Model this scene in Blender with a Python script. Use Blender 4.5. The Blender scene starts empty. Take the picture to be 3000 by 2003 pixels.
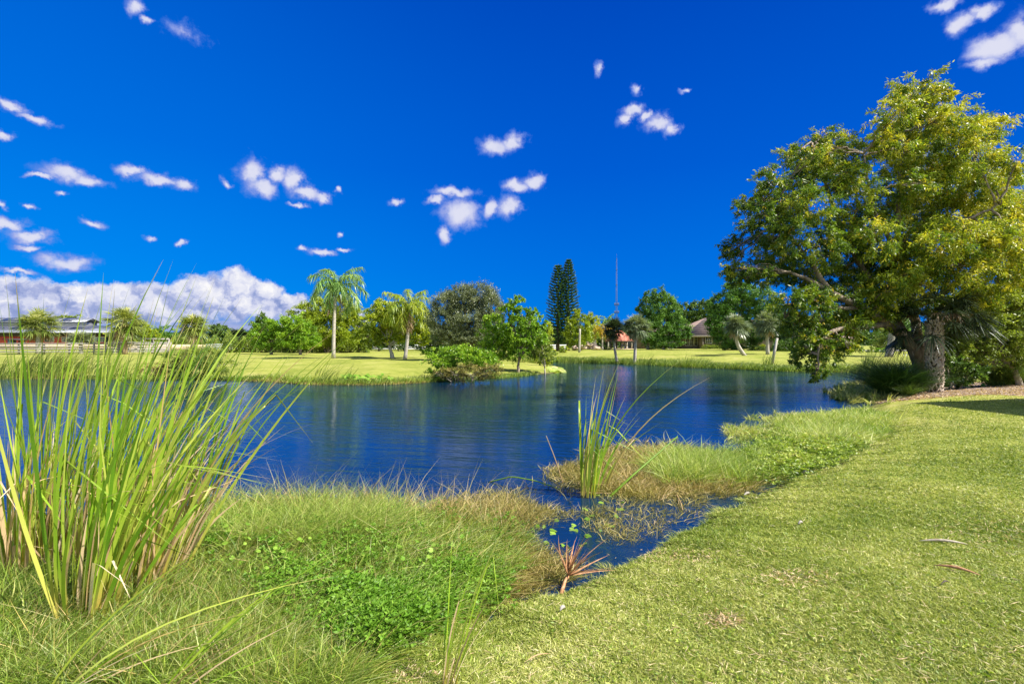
import bpy, math, numpy as np
from mathutils import Vector
R = math.radians
S = bpy.context.scene
C = S.collection
rng = np.random.default_rng(11)
F = 1500.0; HY = 1001.5; CH = 2.1          # focal length in photo pixels, horizon row, camera height over the water

# ------------------------------------------------------------------ camera, world, sun, exposure
cam = bpy.data.objects.new('camera', bpy.data.cameras.new('camera'))
C.objects.link(cam); S.camera = cam
cam.location = (0, 0, CH); cam.rotation_euler = (R(90), 0, 0)
cam.data.lens = 18; cam.data.sensor_width = 36; cam.data.clip_start = 0.05; cam.data.clip_end = 9000
S.view_settings.view_transform = 'Standard'; S.view_settings.look = 'None'
S.view_settings.exposure = 1.12; S.view_settings.gamma = 1.0
SUN_EL, SUN_AZ = 47.0, 110.0               # azimuth from +Y towards +X
EXPF = 2.17
sd = Vector((math.cos(R(SUN_EL))*math.sin(R(SUN_AZ)), math.cos(R(SUN_EL))*math.cos(R(SUN_AZ)), math.sin(R(SUN_EL))))
sun = bpy.data.objects.new('sun', bpy.data.lights.new('sun', 'SUN')); C.objects.link(sun)
sun.data.energy = 5.0; sun.data.angle = R(0.5); sun.data.color = (1.0, 0.95, 0.86)
sun.rotation_euler = (-sd).to_track_quat('-Z', 'Y').to_euler()

W = bpy.data.worlds.new('World'); S.world = W; W.use_nodes = True
nt = W.node_tree; nt.nodes.clear()
class NT:
    def __init__(s, t): s.t = t
    def n(s, typ, **kw):
        x = s.t.nodes.new(typ)
        for k, v in kw.items(): setattr(x, k, v)
        return x
    def put(s, sock, v):
        if hasattr(v, 'default_value') or isinstance(v, bpy.types.NodeSocket): s.t.links.new(v, sock)
        else: sock.default_value = v
    def m(s, op, a, b=None, c=None, clamp=False):
        x = s.n('ShaderNodeMath', operation=op, use_clamp=clamp)
        for i, v in enumerate((a, b, c)):
            if v is not None: s.put(x.inputs[i], v)
        return x.outputs[0]
    def v(s, op, a, b=None, c=None):
        x = s.n('ShaderNodeVectorMath', operation=op)
        for i, v in enumerate((a, b, c)):
            if v is not None: s.put(x.inputs[i], v)
        return x.outputs['Value'] if op in ('LENGTH', 'DISTANCE', 'DOT_PRODUCT') else x.outputs[0]
    def noise(s, vec, scale, detail=3, rough=.5, dim='3D'):
        x = s.n('ShaderNodeTexNoise', noise_dimensions=dim)
        s.put(x.inputs['Vector'], vec); x.inputs['Scale'].default_value = scale
        x.inputs['Detail'].default_value = detail; x.inputs['Roughness'].default_value = rough
        return x
    def ss(s, v, a, b, ta=0., tb=1., t='SMOOTHSTEP'):
        x = s.n('ShaderNodeMapRange', interpolation_type=t)
        for i, q in enumerate((v, a, b, ta, tb)): s.put(x.inputs[i], q)
        return x.outputs[0]
    def mix(s, f, a, b, bt='MIX'):
        x = s.n('ShaderNodeMix', data_type='RGBA', blend_type=bt)
        s.put(x.inputs[0], f)
        for i, q in ((6, a), (7, b)):
            if isinstance(q, tuple) and len(q) == 3: q = q + (1,)
            s.put(x.inputs[i], q)
        return x.outputs[2]
    def ramp(s, f, stops, interp='LINEAR'):
        x = s.n('ShaderNodeValToRGB'); cr = x.color_ramp; cr.interpolation = interp
        while len(cr.elements) < len(stops): cr.elements.new(.5)
        for e, (p, c) in zip(cr.elements, stops): e.position = p; e.color = tuple(c[:3]) + (1,)
        s.put(x.inputs[0], f); return x.outputs[0]

w = NT(nt)
tc = w.n('ShaderNodeTexCoord'); D = tc.outputs['Generated']
sp = w.n('ShaderNodeSeparateXYZ'); w.put(sp.inputs[0], D)
az = w.m('ARCTAN2', sp.outputs[0], sp.outputs[1]); el = w.m('ARCSINE', sp.outputs[2])
sky = w.n('ShaderNodeTexSky', sky_type='NISHITA', sun_disc=False, sun_elevation=R(SUN_EL), sun_rotation=R(SUN_AZ))
sky.air_density = 1.0; sky.dust_density = .3; sky.ozone_density = 2.0
nish = w.mix(1.0, sky.outputs[0], (0.10, 0.10, 0.105), 'MULTIPLY')
# clear, strongly polarised blue opposite the sun, by elevation; darker to the right of the middle
eld = w.m('MULTIPLY', el, 57.2958)
g = 1/EXPF
deep = w.ramp(w.m('DIVIDE', eld, 60., clamp=True), [(0, (.0, .22*g, .80*g)), (.13, (.0, .165*g, .76*g)), (.3, (.0, .11*g, .66*g)), (.6, (.0, .062*g, .50*g)), (1, (.0, .05*g, .42*g))])
azf = w.ss(az, R(-50), R(12), 1.0, 0.0)
deep2 = w.mix(azf, deep, w.mix(1.0, deep, (1., 1.5, 1.16), 'MULTIPLY'))
front = w.ss(sp.outputs[1], -0.35, 0.30)
base = w.mix(front, nish, deep2)
# clouds: ellipses given by direction, frayed by noise
comb = w.n('ShaderNodeCombineXYZ'); w.put(comb.inputs[0], az); w.put(comb.inputs[1], el)
UV = comb.outputs[0]
n1 = w.noise(UV, 16, 5, .62); n2 = w.noise(UV, 42, 6, .65)
wv = w.v('SUBTRACT', n1.outputs['Color'], (.5, .5, .5)); wv2 = w.v('SUBTRACT', n2.outputs['Color'], (.5, .5, .5))
UVw = w.v('ADD', UV, w.v('ADD', w.v('MULTIPLY', wv, (.055, .040, 0)), w.v('MULTIPLY', wv2, (.016, .014, 0))))
def blobs(lst, vec):
    out = None
    for q in lst:
        px, py, rx, ry = q[:4]; u = (px-1500)/F; v = (HY-py)/F
        a0 = math.atan(u); e0 = math.atan(v/math.sqrt(1+u*u))
        ra = rx/F/(1+u*u); re = ry/F/math.sqrt(1+u*u)*math.cos(e0)
        s_ = (1/ra, 1/re, 0); o = (-a0/ra, -e0/re, 0)
        L = w.v('LENGTH', w.v('MULTIPLY_ADD', vec, s_, o))
        if len(q) > 4: L = w.m('ADD', L, q[4])
        out = L if out is None else w.m('SMOOTH_MIN', out, L, .25)
    return out
small = [(25,315,55,18),(105,348,60,14),(10,405,50,15),(185,510,75,30),(265,532,70,22),(110,515,60,9,.1),(175,567,28,9,.1),
 (380,498,45,17),(455,525,65,18),(535,540,50,20),(735,505,40,48),(765,548,55,28),(815,515,38,26),(865,530,34,38),(905,568,48,22),(948,578,26,20),
 (875,600,30,9,.1),(672,535,15,20,.2),(993,556,13,12,.1),(1150,590,24,11,.05),(1445,426,44,25),(1498,420,44,26),(1349,622,66,48),
 (1302,682,24,24),(1325,562,66,17),(1275,585,34,14),(1440,612,26,32),(1490,610,38,34),(1512,545,40,20),(1562,530,36,21),
 (1850,330,38,20),(1832,355,22,20),(1885,345,20,15),(1925,365,46,25),(1967,380,26,20),(2770,10,60,22,.05),(2815,68,46,34),(2873,32,42,22),
 (2925,135,85,46),(2990,90,60,60),(2885,185,60,20,.15),(395,20,42,28,.15),(430,62,20,22,.2),(540,100,130,50,.62),(1755,205,18,26,.35),(1867,262,18,26,.3),
 (2010,266,30,9,.25),(30,655,70,24),(95,690,70,24),(85,722,44,13),(190,765,95,24),(270,650,50,14,.15),(428,690,24,12,.1),(532,716,20,9),(85,598,25,9,.1),
 (12,600,22,14,.2),(885,728,20,10,.1),(942,738,48,12),(1002,727,30,6,.1),(60,796,70,10,.15),(990,677,12,10,.1),(-250,520,160,40),(-420,760,200,40),(3250,150,180,90),(3300,420,120,40,.1)]
ds = blobs(small, UVw)
alpha_s = w.m('MULTIPLY', w.ss(w.m('ADD', ds, w.m('MULTIPLY', w.m('SUBTRACT', n2.outputs['Fac'], .5), 1.9)), 1.32, .45), w.ss(n1.outputs['Fac'], .2, .5, .78, .96))
bank = [(20,885,140,80),(200,895,150,62),(330,890,140,66),(450,892,120,60),(590,872,100,74),(700,866,70,78),(775,880,72,62),(850,902,58,46),(895,915,28,34),(1062,948,34,34),(-200,880,200,70),(-500,890,300,70)]
nb1 = w.noise(UV, 30, 6, .65); wb = w.v('MULTIPLY', w.v('SUBTRACT', nb1.outputs['Color'], (.5,.5,.5)), (.05, .045, 0))
UVb = w.v('ADD', UV, wb)
db = blobs(bank, UVb)
alpha_b = w.ss(db, 1.1, .82)
# streaky layer below the bank
mapst = w.v('MULTIPLY', UV, (3, 45, 1)); nst = w.noise(mapst, 1.6, 4, .6)
low = w.m('MULTIPLY', w.ss(az, R(-17), R(-23)), w.ss(el, R(4.6), R(2.2)))
alpha_l = w.m('MULTIPLY', low, w.ss(nst.outputs['Fac'], .32, .62, .25, .95))
# shading of the clouds: lumpy, sun from upper right
sh1 = w.noise(UVb, 30, 5, .6)
shB = w.v('ADD', UVb, (-.012, -.012, 0)); sh2 = w.noise(shB, 30, 5, .6)
relief = w.m('SUBTRACT', sh2.outputs['Fac'], sh1.outputs['Fac'])
lit = w.ss(w.m('ADD', w.m('MULTIPLY', relief, 2.0), w.m('ADD', .36, w.m('MULTIPLY', w.ss(el, R(1.8), R(6.5)), .34))), 0, 1, t='LINEAR')
bankcol = w.ramp(lit, [(0, (.22*g, .30*g, .60*g)), (.32, (.40*g, .46*g, .74*g)), (.55, (.66*g, .69*g, .87*g)), (1, (.98*g, .97*g, .98*g))])
smallcol = w.ramp(w.ss(ds, 1.2, .25), [(0, (.12*g, .26*g, .78*g)), (.5, (.38*g, .44*g, .82*g)), (1, (.76*g, .77*g, .91*g))])
c = w.mix(alpha_s, base, smallcol)
c = w.mix(alpha_l, c, w.ramp(nst.outputs['Fac'], [(.3, (.18*g, .28*g, .62*g)), (.7, (.45*g, .50*g, .78*g))]))
c = w.mix(alpha_b, c, bankcol)
# scattered bright cloud added in the unseen sky behind, to whiten blue ambient light
nbk = w.noise(D, 2.2, 4, .55)
bk = w.m('MULTIPLY', w.m('SUBTRACT', 1.0, w.ss(sp.outputs[1], -.5, -.1)), w.ss(nbk.outputs['Fac'], .5, .62))
bk = w.m('MULTIPLY', bk, w.ss(sp.outputs[2], .02, .15))
c = w.mix(bk, c, (.50, .50, .50))
bg = w.n('ShaderNodeBackground'); w.put(bg.inputs[0], c); bg.inputs[1].default_value = 1.0
wo = w.n('ShaderNodeOutputWorld'); nt.links.new(bg.outputs[0], wo.inputs[0])
W.cycles.sampling_method = 'MANUAL'; W.cycles.sample_map_resolution = 512
S.cycles.max_bounces = 6; S.cycles.diffuse_bounces = 2; S.cycles.glossy_bounces = 2; S.cycles.transmission_bounces = 3
S.cycles.transparent_max_bounces = 4; S.cycles.caustics_reflective = False; S.cycles.caustics_refractive = False

# ------------------------------------------------------------------ ground shape
def w0(px, py, z=0.0):
    d = (CH-z)*F/(py-HY); return ((px-1500)/F*d, d)
near_px = [(-1300,1560),(0,1540),(400,1515),(664,1500),(900,1492),(1150,1500),(1360,1508),(1500,1540),(1560,1600),(1530,1660),(1470,1710),(1420,1760),(1425,1790),(1470,1752),
  (1560,1728),(1640,1702),(1720,1668),(1790,1640),(1917,1578),(2044,1515),(2172,1450),(2300,1390),(2428,1346),(2520,1302),(2580,1262),(2600,1235),(2560,1215),(2545,1190)]
POND = [(-70, 22), (-60, 9), (-25, 6.2)] + [w0(*p, *((.13,) if i >= 10 else ())) for i, p in enumerate(near_px)] + [(14.2,19.6),(17.5,21.5),(22,25),(26.5,30),(29,34)]
far_px = [(2750,1092),(2600,1092),(2500,1091),(2300,1088),(2150,1081),(2000,1075),(1900,1069),(1800,1064),(1700,1061),(1620,1060),(1575,1062),(1590,1068),(1640,1074),
  (1655,1084),(1640,1092),(1560,1098),(1500,1104),(1440,1109),(1300,1113),(1240,1120),(1150,1125),(1050,1127),(920,1126),(860,1122),(800,1116),(600,1112),(400,1112),(0,1108),(-600,1107),(-1500,1107)]
POND += [w0(*p) for p in far_px]
POND = np.array(POND)
def sdist(x, y):
    """signed distance to the pond outline: positive on land"""
    x = np.asarray(x, float).ravel(); y = np.asarray(y, float).ravel()
    best = np.full(x.shape, 1e9); ins = np.zeros(x.shape, bool)
    for i in range(len(POND)):
        ax, ay = POND[i]; bx, by = POND[(i+1) % len(POND)]
        dx, dy = bx-ax, by-ay
        t = np.clip(((x-ax)*dx+(y-ay)*dy)/(dx*dx+dy*dy), 0, 1)
        best = np.minimum(best, (x-ax-t*dx)**2+(y-ay-t*dy)**2)
        cr = ((ay > y) != (by > y)) & (x < (bx-ax)*(y-ay)/((by-ay) if by != ay else 1e-9)+ax)
        ins ^= cr
    return np.where(ins, -1, 1)*np.sqrt(best)
def sm(t, a, b):
    t = np.clip((t-a)/(b-a), 0, 1); return t*t*(3-2*t)
def Hs(x, y, s):
    far = sm(y, 20, 30); right = sm(x, 0, 25)*sm(y, 36, 60)
    s = s+(.05*np.sin(x*5.1+y*3.3)+.04*np.sin(x*9.7-y*7.9+1)+.03*np.sin(x*17+y*13))*(1-far)
    A = .45*(1-far) + far*(.62+.22*right)
    Lh = 1.25*(1-far) + far*4.5
    lump = .02*np.sin(x*1.7+y*.9)+.02*np.sin(x*.6-y*1.3+2)
    land = A*(1-np.exp(-np.maximum(s, 0)/Lh)) + .015 + lump*np.minimum(np.maximum(s, 0), 1)
    wat = -np.minimum(.9, .015+np.maximum(-s, 0)*.35)
    b = sm(s, -.12, .12)
    return wat*(1-b)+land*b
def H(x, y):
    x = np.atleast_1d(np.asarray(x, float)); y = np.atleast_1d(np.asarray(y, float))
    return Hs(x, y, sdist(x, y).reshape(x.shape))
def h1(x, y): return float(H([x], [y])[0])
def Gp(px, py):
    """pixels of the photograph -> points on the ground"""
    px = np.asarray(px, float); py = np.asarray(py, float); z = np.full(px.shape, .2)
    for _ in range(7):
        d = (CH-z)*F/(py-HY); x = (px-1500)/F*d
        z = .5*z+.5*np.maximum(H(x, d), 0)
    return x, d, z
def P(px, py, d): return np.array([(px-1500)/F*d, d, CH+(HY-py)/F*d])
def G1(px, py):
    x, y, z = Gp(np.array([px]), np.array([py])); return np.array([x[0], y[0], z[0]])
def Gd(px, d):
    x = (px-1500)/F*d; return np.array([x, d, h1(x, d)])

# ------------------------------------------------------------------ mesh helpers
class MB:
    def __init__(s): s.V = []; s.C = []; s.Q = []; s.T = []; s.k = 0
    def add(s, V, quads=None, tris=None, col=(.5, .5, .5)):
        V = np.asarray(V, float).reshape(-1, 3)
        c = np.asarray(col, float)
        if c.ndim == 1: c = np.tile(c, (len(V), 1))
        s.V.append(V); s.C.append(c)
        if quads is not None and len(quads): s.Q.append(np.asarray(quads, int)+s.k)
        if tris is not None and len(tris): s.T.append(np.asarray(tris, int)+s.k)
        s.k += len(V); return s
    def box(s, c, size, rz=0., col=(.5,.5,.5)):
        x, y, z = np.array(size)/2.
        v = np.array([[-x,-y,-z],[x,-y,-z],[x,y,-z],[-x,y,-z],[-x,-y,z],[x,-y,z],[x,y,z],[-x,y,z]])
        ca, sa = math.cos(rz), math.sin(rz)
        v = np.stack([v[:,0]*ca-v[:,1]*sa, v[:,0]*sa+v[:,1]*ca, v[:,2]], 1)+np.array(c)
        return s.add(v, [[0,3,2,1],[4,5,6,7],[0,1,5,4],[1,2,6,5],[2,3,7,6],[3,0,4,7]], col=col)
    def tube(s, pts, rad, n=8, col=(.5,.5,.5), cap=True):
        pts = np.asarray(pts, float); m = len(pts); rad = np.broadcast_to(np.asarray(rad, float), (m,))
        t = np.gradient(pts, axis=0); t /= np.linalg.norm(t, axis=1)[:, None]+1e-9
        a = np.array([0, 0, 1.]) if abs(t[0][2]) < .9 else np.array([1., 0, 0])
        V = []
        for i in range(m):
            u = np.cross(t[i], a); u /= np.linalg.norm(u)+1e-9; v = np.cross(t[i], u); a = -np.cross(t[i], v) if False else a
            th = np.arange(n)*2*math.pi/n
            V.append(pts[i]+rad[i]*(np.cos(th)[:, None]*u+np.sin(th)[:, None]*v))
        q = []
        for i in range(m-1):
            for j in range(n): q.append([i*n+j, i*n+(j+1) % n, (i+1)*n+(j+1) % n, (i+1)*n+j])
        V = np.concatenate(V); t_ = []
        if cap:
            V = np.vstack([V, pts[-1], pts[0]]); k = m*n
            for j in range(n):
                t_.append([(m-1)*n+j, (m-1)*n+(j+1) % n, k]); t_.append([(j+1) % n, j, k+1])
        return s.add(V, q, t_, col)
    def build(s, name, mat, parent=None, smooth=False, label=None):
        V = np.concatenate(s.V); Cc = np.concatenate(s.C)
        Q = np.concatenate(s.Q) if s.Q else np.zeros((0, 4), int); T = np.concatenate(s.T) if s.T else np.zeros((0, 3), int)
        org = np.zeros(3)
        me = bpy.data.meshes.new(name)
        o = bpy.data.objects.new(name, me); C.objects.link(o)
        if parent is None:
            org = np.array([V[:,0].mean(), V[:,1].mean(), V[:,2].min()]); o.location = org
        else:
            o.parent = parent; org = np.array(parent_world(parent))
        V = V-org
        me.vertices.add(len(V)); me.vertices.foreach_set('co', V.astype(np.float32).ravel())
        nl = Q.size+T.size; me.loops.add(nl)
        me.loops.foreach_set('vertex_index', np.concatenate([Q.ravel(), T.ravel()]).astype(np.int32))
        me.polygons.add(len(Q)+len(T))
        st = np.concatenate([np.arange(len(Q))*4, len(Q)*4+np.arange(len(T))*3]).astype(np.int32)
        me.polygons.foreach_set('loop_start', st)
        if smooth: me.polygons.foreach_set('use_smooth', np.ones(len(st), bool))
        me.update(calc_edges=True)
        a = me.color_attributes.new('col', 'FLOAT_COLOR', 'POINT')
        a.data.foreach_set('color', np.hstack([Cc, np.ones((len(Cc), 1))]).astype(np.float32).ravel())
        me.materials.append(mat)
        if label: o['label'] = label
        return o
def parent_world(o):
    l = Vector(o.location)
    while o.parent: o = o.parent; l = l+o.location
    return l
def tag(o, label=None, cat=None, group=None, kind=None):
    if label: o['label'] = label
    if cat: o['category'] = cat
    if group: o['group'] = group
    if kind: o['kind'] = kind
    return o
def empty(name, loc, label, cat, group=None):
    o = bpy.data.objects.new(name, None); C.objects.link(o); o.location = tuple(float(q) for q in loc)
    o.empty_display_size = .2
    return tag(o, label, cat, group)

def unit(v): return v/(np.linalg.norm(v, axis=-1, keepdims=True)+1e-9)
def rdir(n, up=0.):
    v = rng.normal(size=(n, 3)); v[:, 2] += up; return unit(v)
def blades(mb, root, d0, L, Wd, bend, segs=3, tint=None, prof=None, kink=None, side=None, b=None, face=None):
    """curved tapering blades; attribute: R tint, G position along the blade, B random"""
    N = len(root); t = np.linspace(0, 1, segs+1)
    L = np.broadcast_to(np.asarray(L, float), (N,)); Wd = np.broadcast_to(np.asarray(Wd, float), (N,))
    p = root[:, None] + L[:, None, None]*(t[None, :, None]*d0[:, None] + (t**2)[None, :, None]*bend[:, None])
    if kink is not None:
        tk, kd = kink
        m = t[None] > tk[:, None]
        pk = root + L[:, None]*(tk[:, None]*d0 + (tk**2)[:, None]*bend)
        p2 = pk[:, None] + L[:, None, None]*(t[None]-tk[:, None])[..., None]*kd[:, None]
        p = np.where(m[..., None], p2, p)
    if side is None:
        a = rng.uniform(0, 2*math.pi, N); side = np.stack([np.cos(a), np.sin(a), np.zeros(N)], 1)
        side = unit(np.cross(unit(d0+.5*bend), np.cross(side, d0)+1e-6)) if False else unit(side-(side*unit(d0)).sum(1)[:, None]*unit(d0))
    if prof is None: prof = np.clip(1.05-t**1.8, .04, 1)*np.clip(.55+1.8*t, 0, 1)
    wv_ = (side[:, None]*(Wd[:, None]*prof[None]/2)[..., None])
    V = np.stack([p-wv_, p+wv_], 2)            # N, segs+1, 2, 3
    if tint is None: tint = rng.uniform(0, 1, N)
    if b is None: b = rng.uniform(0, 1, N)
    Cc = np.zeros((N, segs+1, 2, 3)); Cc[..., 0] = tint[:, None, None]; Cc[..., 1] = t[None, :, None]; Cc[..., 2] = b[:, None, None]
    k = (segs+1)*2; i = np.arange(N)[:, None]*k; j = np.arange(segs)[None]*2
    q = np.stack([i+j, i+j+1, i+j+3, i+j+2], -1).reshape(-1, 4)
    mb.add(V.reshape(-1, 3), q, col=Cc.reshape(-1, 3))
def leaves(mb, pos, u, L, Wd, tint, b=None):
    N = len(pos); L = np.broadcast_to(np.asarray(L, float), (N,)); Wd = np.broadcast_to(np.asarray(Wd, float), (N,))
    s_ = unit(np.cross(u, rdir(N))); nrm = np.cross(u, s_)
    a = pos; c_ = pos+u*L[:, None]; mid = pos+u*(L*.45)[:, None]+nrm*(L*.06)[:, None]
    V = np.stack([a, mid+s_*Wd[:, None]/2, c_, mid-s_*Wd[:, None]/2], 1)
    if b is None: b = rng.uniform(0, 1, N)
    Cc = np.zeros((N, 4, 3)); Cc[..., 0] = tint[:, None]; Cc[:, :, 1] = np.array([0, .5, 1, .5])[None]; Cc[..., 2] = b[:, None]
    mb.add(V.reshape(-1, 3), np.arange(N*4).reshape(-1, 4), col=Cc.reshape(-1, 3))

# ------------------------------------------------------------------ materials
def mat_new(name):
    m = bpy.data.materials.new(name); m.use_nodes = True; m.node_tree.nodes.clear()
    t = NT(m.node_tree); o = t.n('ShaderNodeOutputMaterial'); return m, t, o
def leafmat(name, stops, trans=.35, rough=.45, spec=.4, along=None, var=.5):
    m, t, o = mat_new(name)
    a = t.n('ShaderNodeVertexColor', layer_name='col'); s_ = t.n('ShaderNodeSeparateColor'); t.put(s_.inputs[0], a.outputs[0])
    col = t.ramp(s_.outputs[0], stops)
    if along:
        for (lo, hi, cc, amt) in along:
            f = t.m('MULTIPLY', t.ss(s_.outputs[1], lo, hi), t.ss(s_.outputs[2], amt, min(amt+.3, 1.3)) if amt > 0 else 1.0)
            col = t.mix(f, col, cc)
    hv = t.m('ADD', 1-var/2, t.m('MULTIPLY', s_.outputs[2], var))
    cm = t.n('ShaderNodeCombineXYZ')
    for i in range(3): t.put(cm.inputs[i], hv)
    col = t.mix(1.0, col, cm.outputs[0], 'MULTIPLY')
    p = t.n('ShaderNodeBsdfPrincipled'); t.put(p.inputs['Base Color'], col)
    p.inputs['Roughness'].default_value = rough; p.inputs['Specular IOR Level'].default_value = spec
    tr = t.n('ShaderNodeBsdfTranslucent'); t.put(tr.inputs[0], t.mix(1.0, col, (1.15, 1.2, .55), 'MULTIPLY'))
    mx = t.n('ShaderNodeMixShader'); mx.inputs[0].default_value = trans
    t.t.links.new(p.outputs[0], mx.inputs[1]); t.t.links.new(tr.outputs[0], mx.inputs[2]); t.t.links.new(mx.outputs[0], o.inputs[0])
    return m
def surf(name, ca, cb, scale=8, rough=.8, bump=.3, bscale=None, spec=.3, stretch=(1,1,1), detail=5, lo=.35, hi=.65, bdist=.02, metal=0.):
    m, t, o = mat_new(name)
    tcx = t.n('ShaderNodeTexCoord'); v = t.v('MULTIPLY', tcx.outputs['Object'], stretch)
    n = t.noise(v, scale, detail, .6); col = t.ramp(n.outputs['Fac'], [(lo, ca), (hi, cb)])
    p = t.n('ShaderNodeBsdfPrincipled'); t.put(p.inputs['Base Color'], col); p.inputs['Roughness'].default_value = rough
    p.inputs['Specular IOR Level'].default_value = spec; p.inputs['Metallic'].default_value = metal
    if bump:
        n2_ = t.noise(v, bscale or scale*3, 4, .6); b_ = t.n('ShaderNodeBump'); b_.inputs['Strength'].default_value = bump; b_.inputs['Distance'].default_value = bdist
        t.put(b_.inputs['Height'], n2_.outputs['Fac']); t.put(p.inputs['Normal'], b_.outputs[0])
    t.t.links.new(p.outputs[0], o.inputs[0]); return m

LAWN = [(0, (.10, .135, .022)), (.35, (.20, .24, .045)), (.65, (.33, .36, .085)), (1, (.50, .45, .20))]
M = {}
M['lawn_blade'] = leafmat('lawn_blade', [(0, (.10, .17, .012)), (.3, (.22, .29, .026)), (.6, (.40, .43, .09)), (.85, (.64, .60, .23)), (1, (.82, .74, .42))], trans=.3, rough=.5, var=.6)
M['weed'] = leafmat('weed', [(0, (.07, .13, .010)), (.4, (.18, .28, .025)), (.75, (.36, .44, .06)), (1, (.58, .54, .18))], trans=.35, rough=.5, var=.6, along=[(.55, 1., (.45, .45, .22), .55)])
M['pale_weed'] = leafmat('pale_weed', [(0, (.08, .15, .012)), (.4, (.20, .31, .035)), (.75, (.38, .46, .085)), (1, (.60, .58, .22))], trans=.35, rough=.5, var=.5)
M['brown_weed'] = leafmat('brown_weed', [(0, (.08, .08, .018)), (.4, (.20, .19, .035)), (.75, (.40, .32, .09)), (1, (.58, .42, .20))], trans=.25, rough=.5, var=.6)
M['cover_leaf'] = leafmat('cover_leaf', [(0, (.05, .12, .008)), (.5, (.11, .24, .015)), (1, (.26, .40, .05))], trans=.3, rough=.5, spec=.25)
M['reed'] = leafmat('reed', [(0, (.06, .15, .012)), (.3, (.15, .30, .018)), (.62, (.33, .47, .035)), (.88, (.52, .56, .10)), (1, (.58, .40, .16))], trans=.4, rough=.4, spec=.5, var=.4,
      along=[(.30, .02, (.55, .46, .10), 0), (.13, .0, (.62, .36, .10), .35), (.86, 1., (.60, .42, .22), .35)])
M['dry_reed'] = leafmat('dry_reed', [(0, (.30, .19, .09)), (.5, (.55, .37, .19)), (1, (.72, .58, .38))], trans=.25, rough=.6, var=.4)
M['far_reed'] = leafmat('far_reed', [(0, (.09, .15, .015)), (.5, (.22, .29, .04)), (1, (.42, .44, .10))], trans=.35, rough=.5, along=[(.25, 0., (.42, .33, .12), .4), (.8, 1., (.45, .42, .18), .6)])
M['fountain'] = leafmat('fountain', [(0, (.03, .075, .012)), (.6, (.07, .15, .02)), (1, (.20, .28, .05))], trans=.25, rough=.3, spec=.6)
M['hero_leaf'] = leafmat('hero_leaf', [(0, (.06, .12, .010)), (.35, (.15, .235, .016)), (.65, (.33, .37, .028)), (1, (.62, .54, .045))], trans=.4, rough=.42, spec=.4, var=.5)
M['blossom'] = leafmat('blossom', [(0, (.46, .34, .02)), (1, (.80, .56, .05))], trans=.35, rough=.6)
M['oak'] = leafmat('oak', [(0, (0.075, 0.098, 0.042)), (.5, (0.158, 0.188, 0.087)), (1, (0.345, 0.375, 0.210))], trans=.25, rough=.4, spec=.5)
M['dark_tree'] = leafmat('dark_tree', [(0, (.035, .075, .013)), (.5, (.08, .15, .022)), (1, (.20, .30, .055))], trans=.3, rough=.45)
M['bright_tree'] = leafmat('bright_tree', [(0, (0.088, 0.188, 0.010)), (.5, (0.200, 0.362, 0.018)), (1, (0.425, 0.562, 0.050))], trans=.4, rough=.4)
M['yellow_tree'] = leafmat('yellow_tree', [(0, (0.130, 0.195, 0.010)), (.5, (0.299, 0.377, 0.018)), (1, (0.585, 0.585, 0.052))], trans=.4, rough=.4)
M['olive_tree'] = leafmat('olive_tree', [(0, (0.084, 0.133, 0.017)), (.5, (0.196, 0.266, 0.035)), (1, (0.392, 0.448, 0.077))], trans=.35, rough=.45)
M['pine_tree'] = leafmat('pine_tree', [(0, (.045, .11, .016)), (.5, (.10, .22, .028)), (1, (.25, .42, .06))], trans=.3, rough=.5)
M['norfolk'] = leafmat('norfolk', [(0, (0.035, 0.087, 0.035)), (.6, (0.069, 0.156, 0.058)), (1, (0.176, 0.292, 0.098))], trans=.15, rough=.5)
M['sabal'] = leafmat('sabal', [(0, (.08, .12, .02)), (.5, (.24, .29, .06)), (1, (.48, .47, .14))], trans=.25, rough=.35, spec=.6)
M['sabal_grey'] = leafmat('sabal_grey', [(0, (0.078, 0.117, 0.053)), (.5, (0.185, 0.233, 0.117)), (1, (0.369, 0.389, 0.224))], trans=.25, rough=.35, spec=.6)
M['sabal_dark'] = leafmat('sabal_dark', [(0, (0.021, 0.038, 0.015)), (.6, (0.049, 0.073, 0.032)), (1, (0.105, 0.133, 0.063))], trans=.2, rough=.4, spec=.35)  # scaled darker so the colour carries tree shade on the big sabal
M['queen'] = leafmat('queen', [(0, (0.078, 0.182, 0.039)), (.5, (0.182, 0.325, 0.072)), (1, (0.429, 0.520, 0.130))], trans=.35, rough=.35, spec=.6)
M['queen_yellow'] = leafmat('queen_yellow', [(0, (0.144, 0.240, 0.024)), (.5, (0.312, 0.396, 0.036)), (1, (0.552, 0.528, 0.072))], trans=.4, rough=.4)
M['palm_gold'] = leafmat('palm_gold', [(0, (.25, .24, .02)), (.5, (.50, .38, .03)), (1, (.70, .42, .04))], trans=.35, rough=.4)
M['dead_palm'] = leafmat('dead_palm', [(0, (.20, .13, .07)), (.5, (.36, .25, .14)), (1, (.52, .40, .25))], trans=.2, rough=.7)
M['bark'] = surf('bark', (.14, .105, .075), (.30, .24, .18), 9, .9, .6, stretch=(1,1,.25), bdist=.03)
M['grey_bark'] = surf('grey_bark', (.26, .23, .20), (.46, .42, .37), 5, .85, .35, stretch=(1,1,2.5), bdist=.02)
M['pale_bark'] = surf('pale_bark', (.27, .24, .20), (.46, .42, .36), 6, .85, .3, stretch=(1,1,2), bdist=.02)
M['twig'] = surf('twig', (.26, .21, .15), (.46, .40, .32), 12, .85, .3)
M['dark_bark'] = surf('dark_bark', (.06, .048, .035), (.14, .11, .085), 9, .9, .5, stretch=(1,1,.3))
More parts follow.
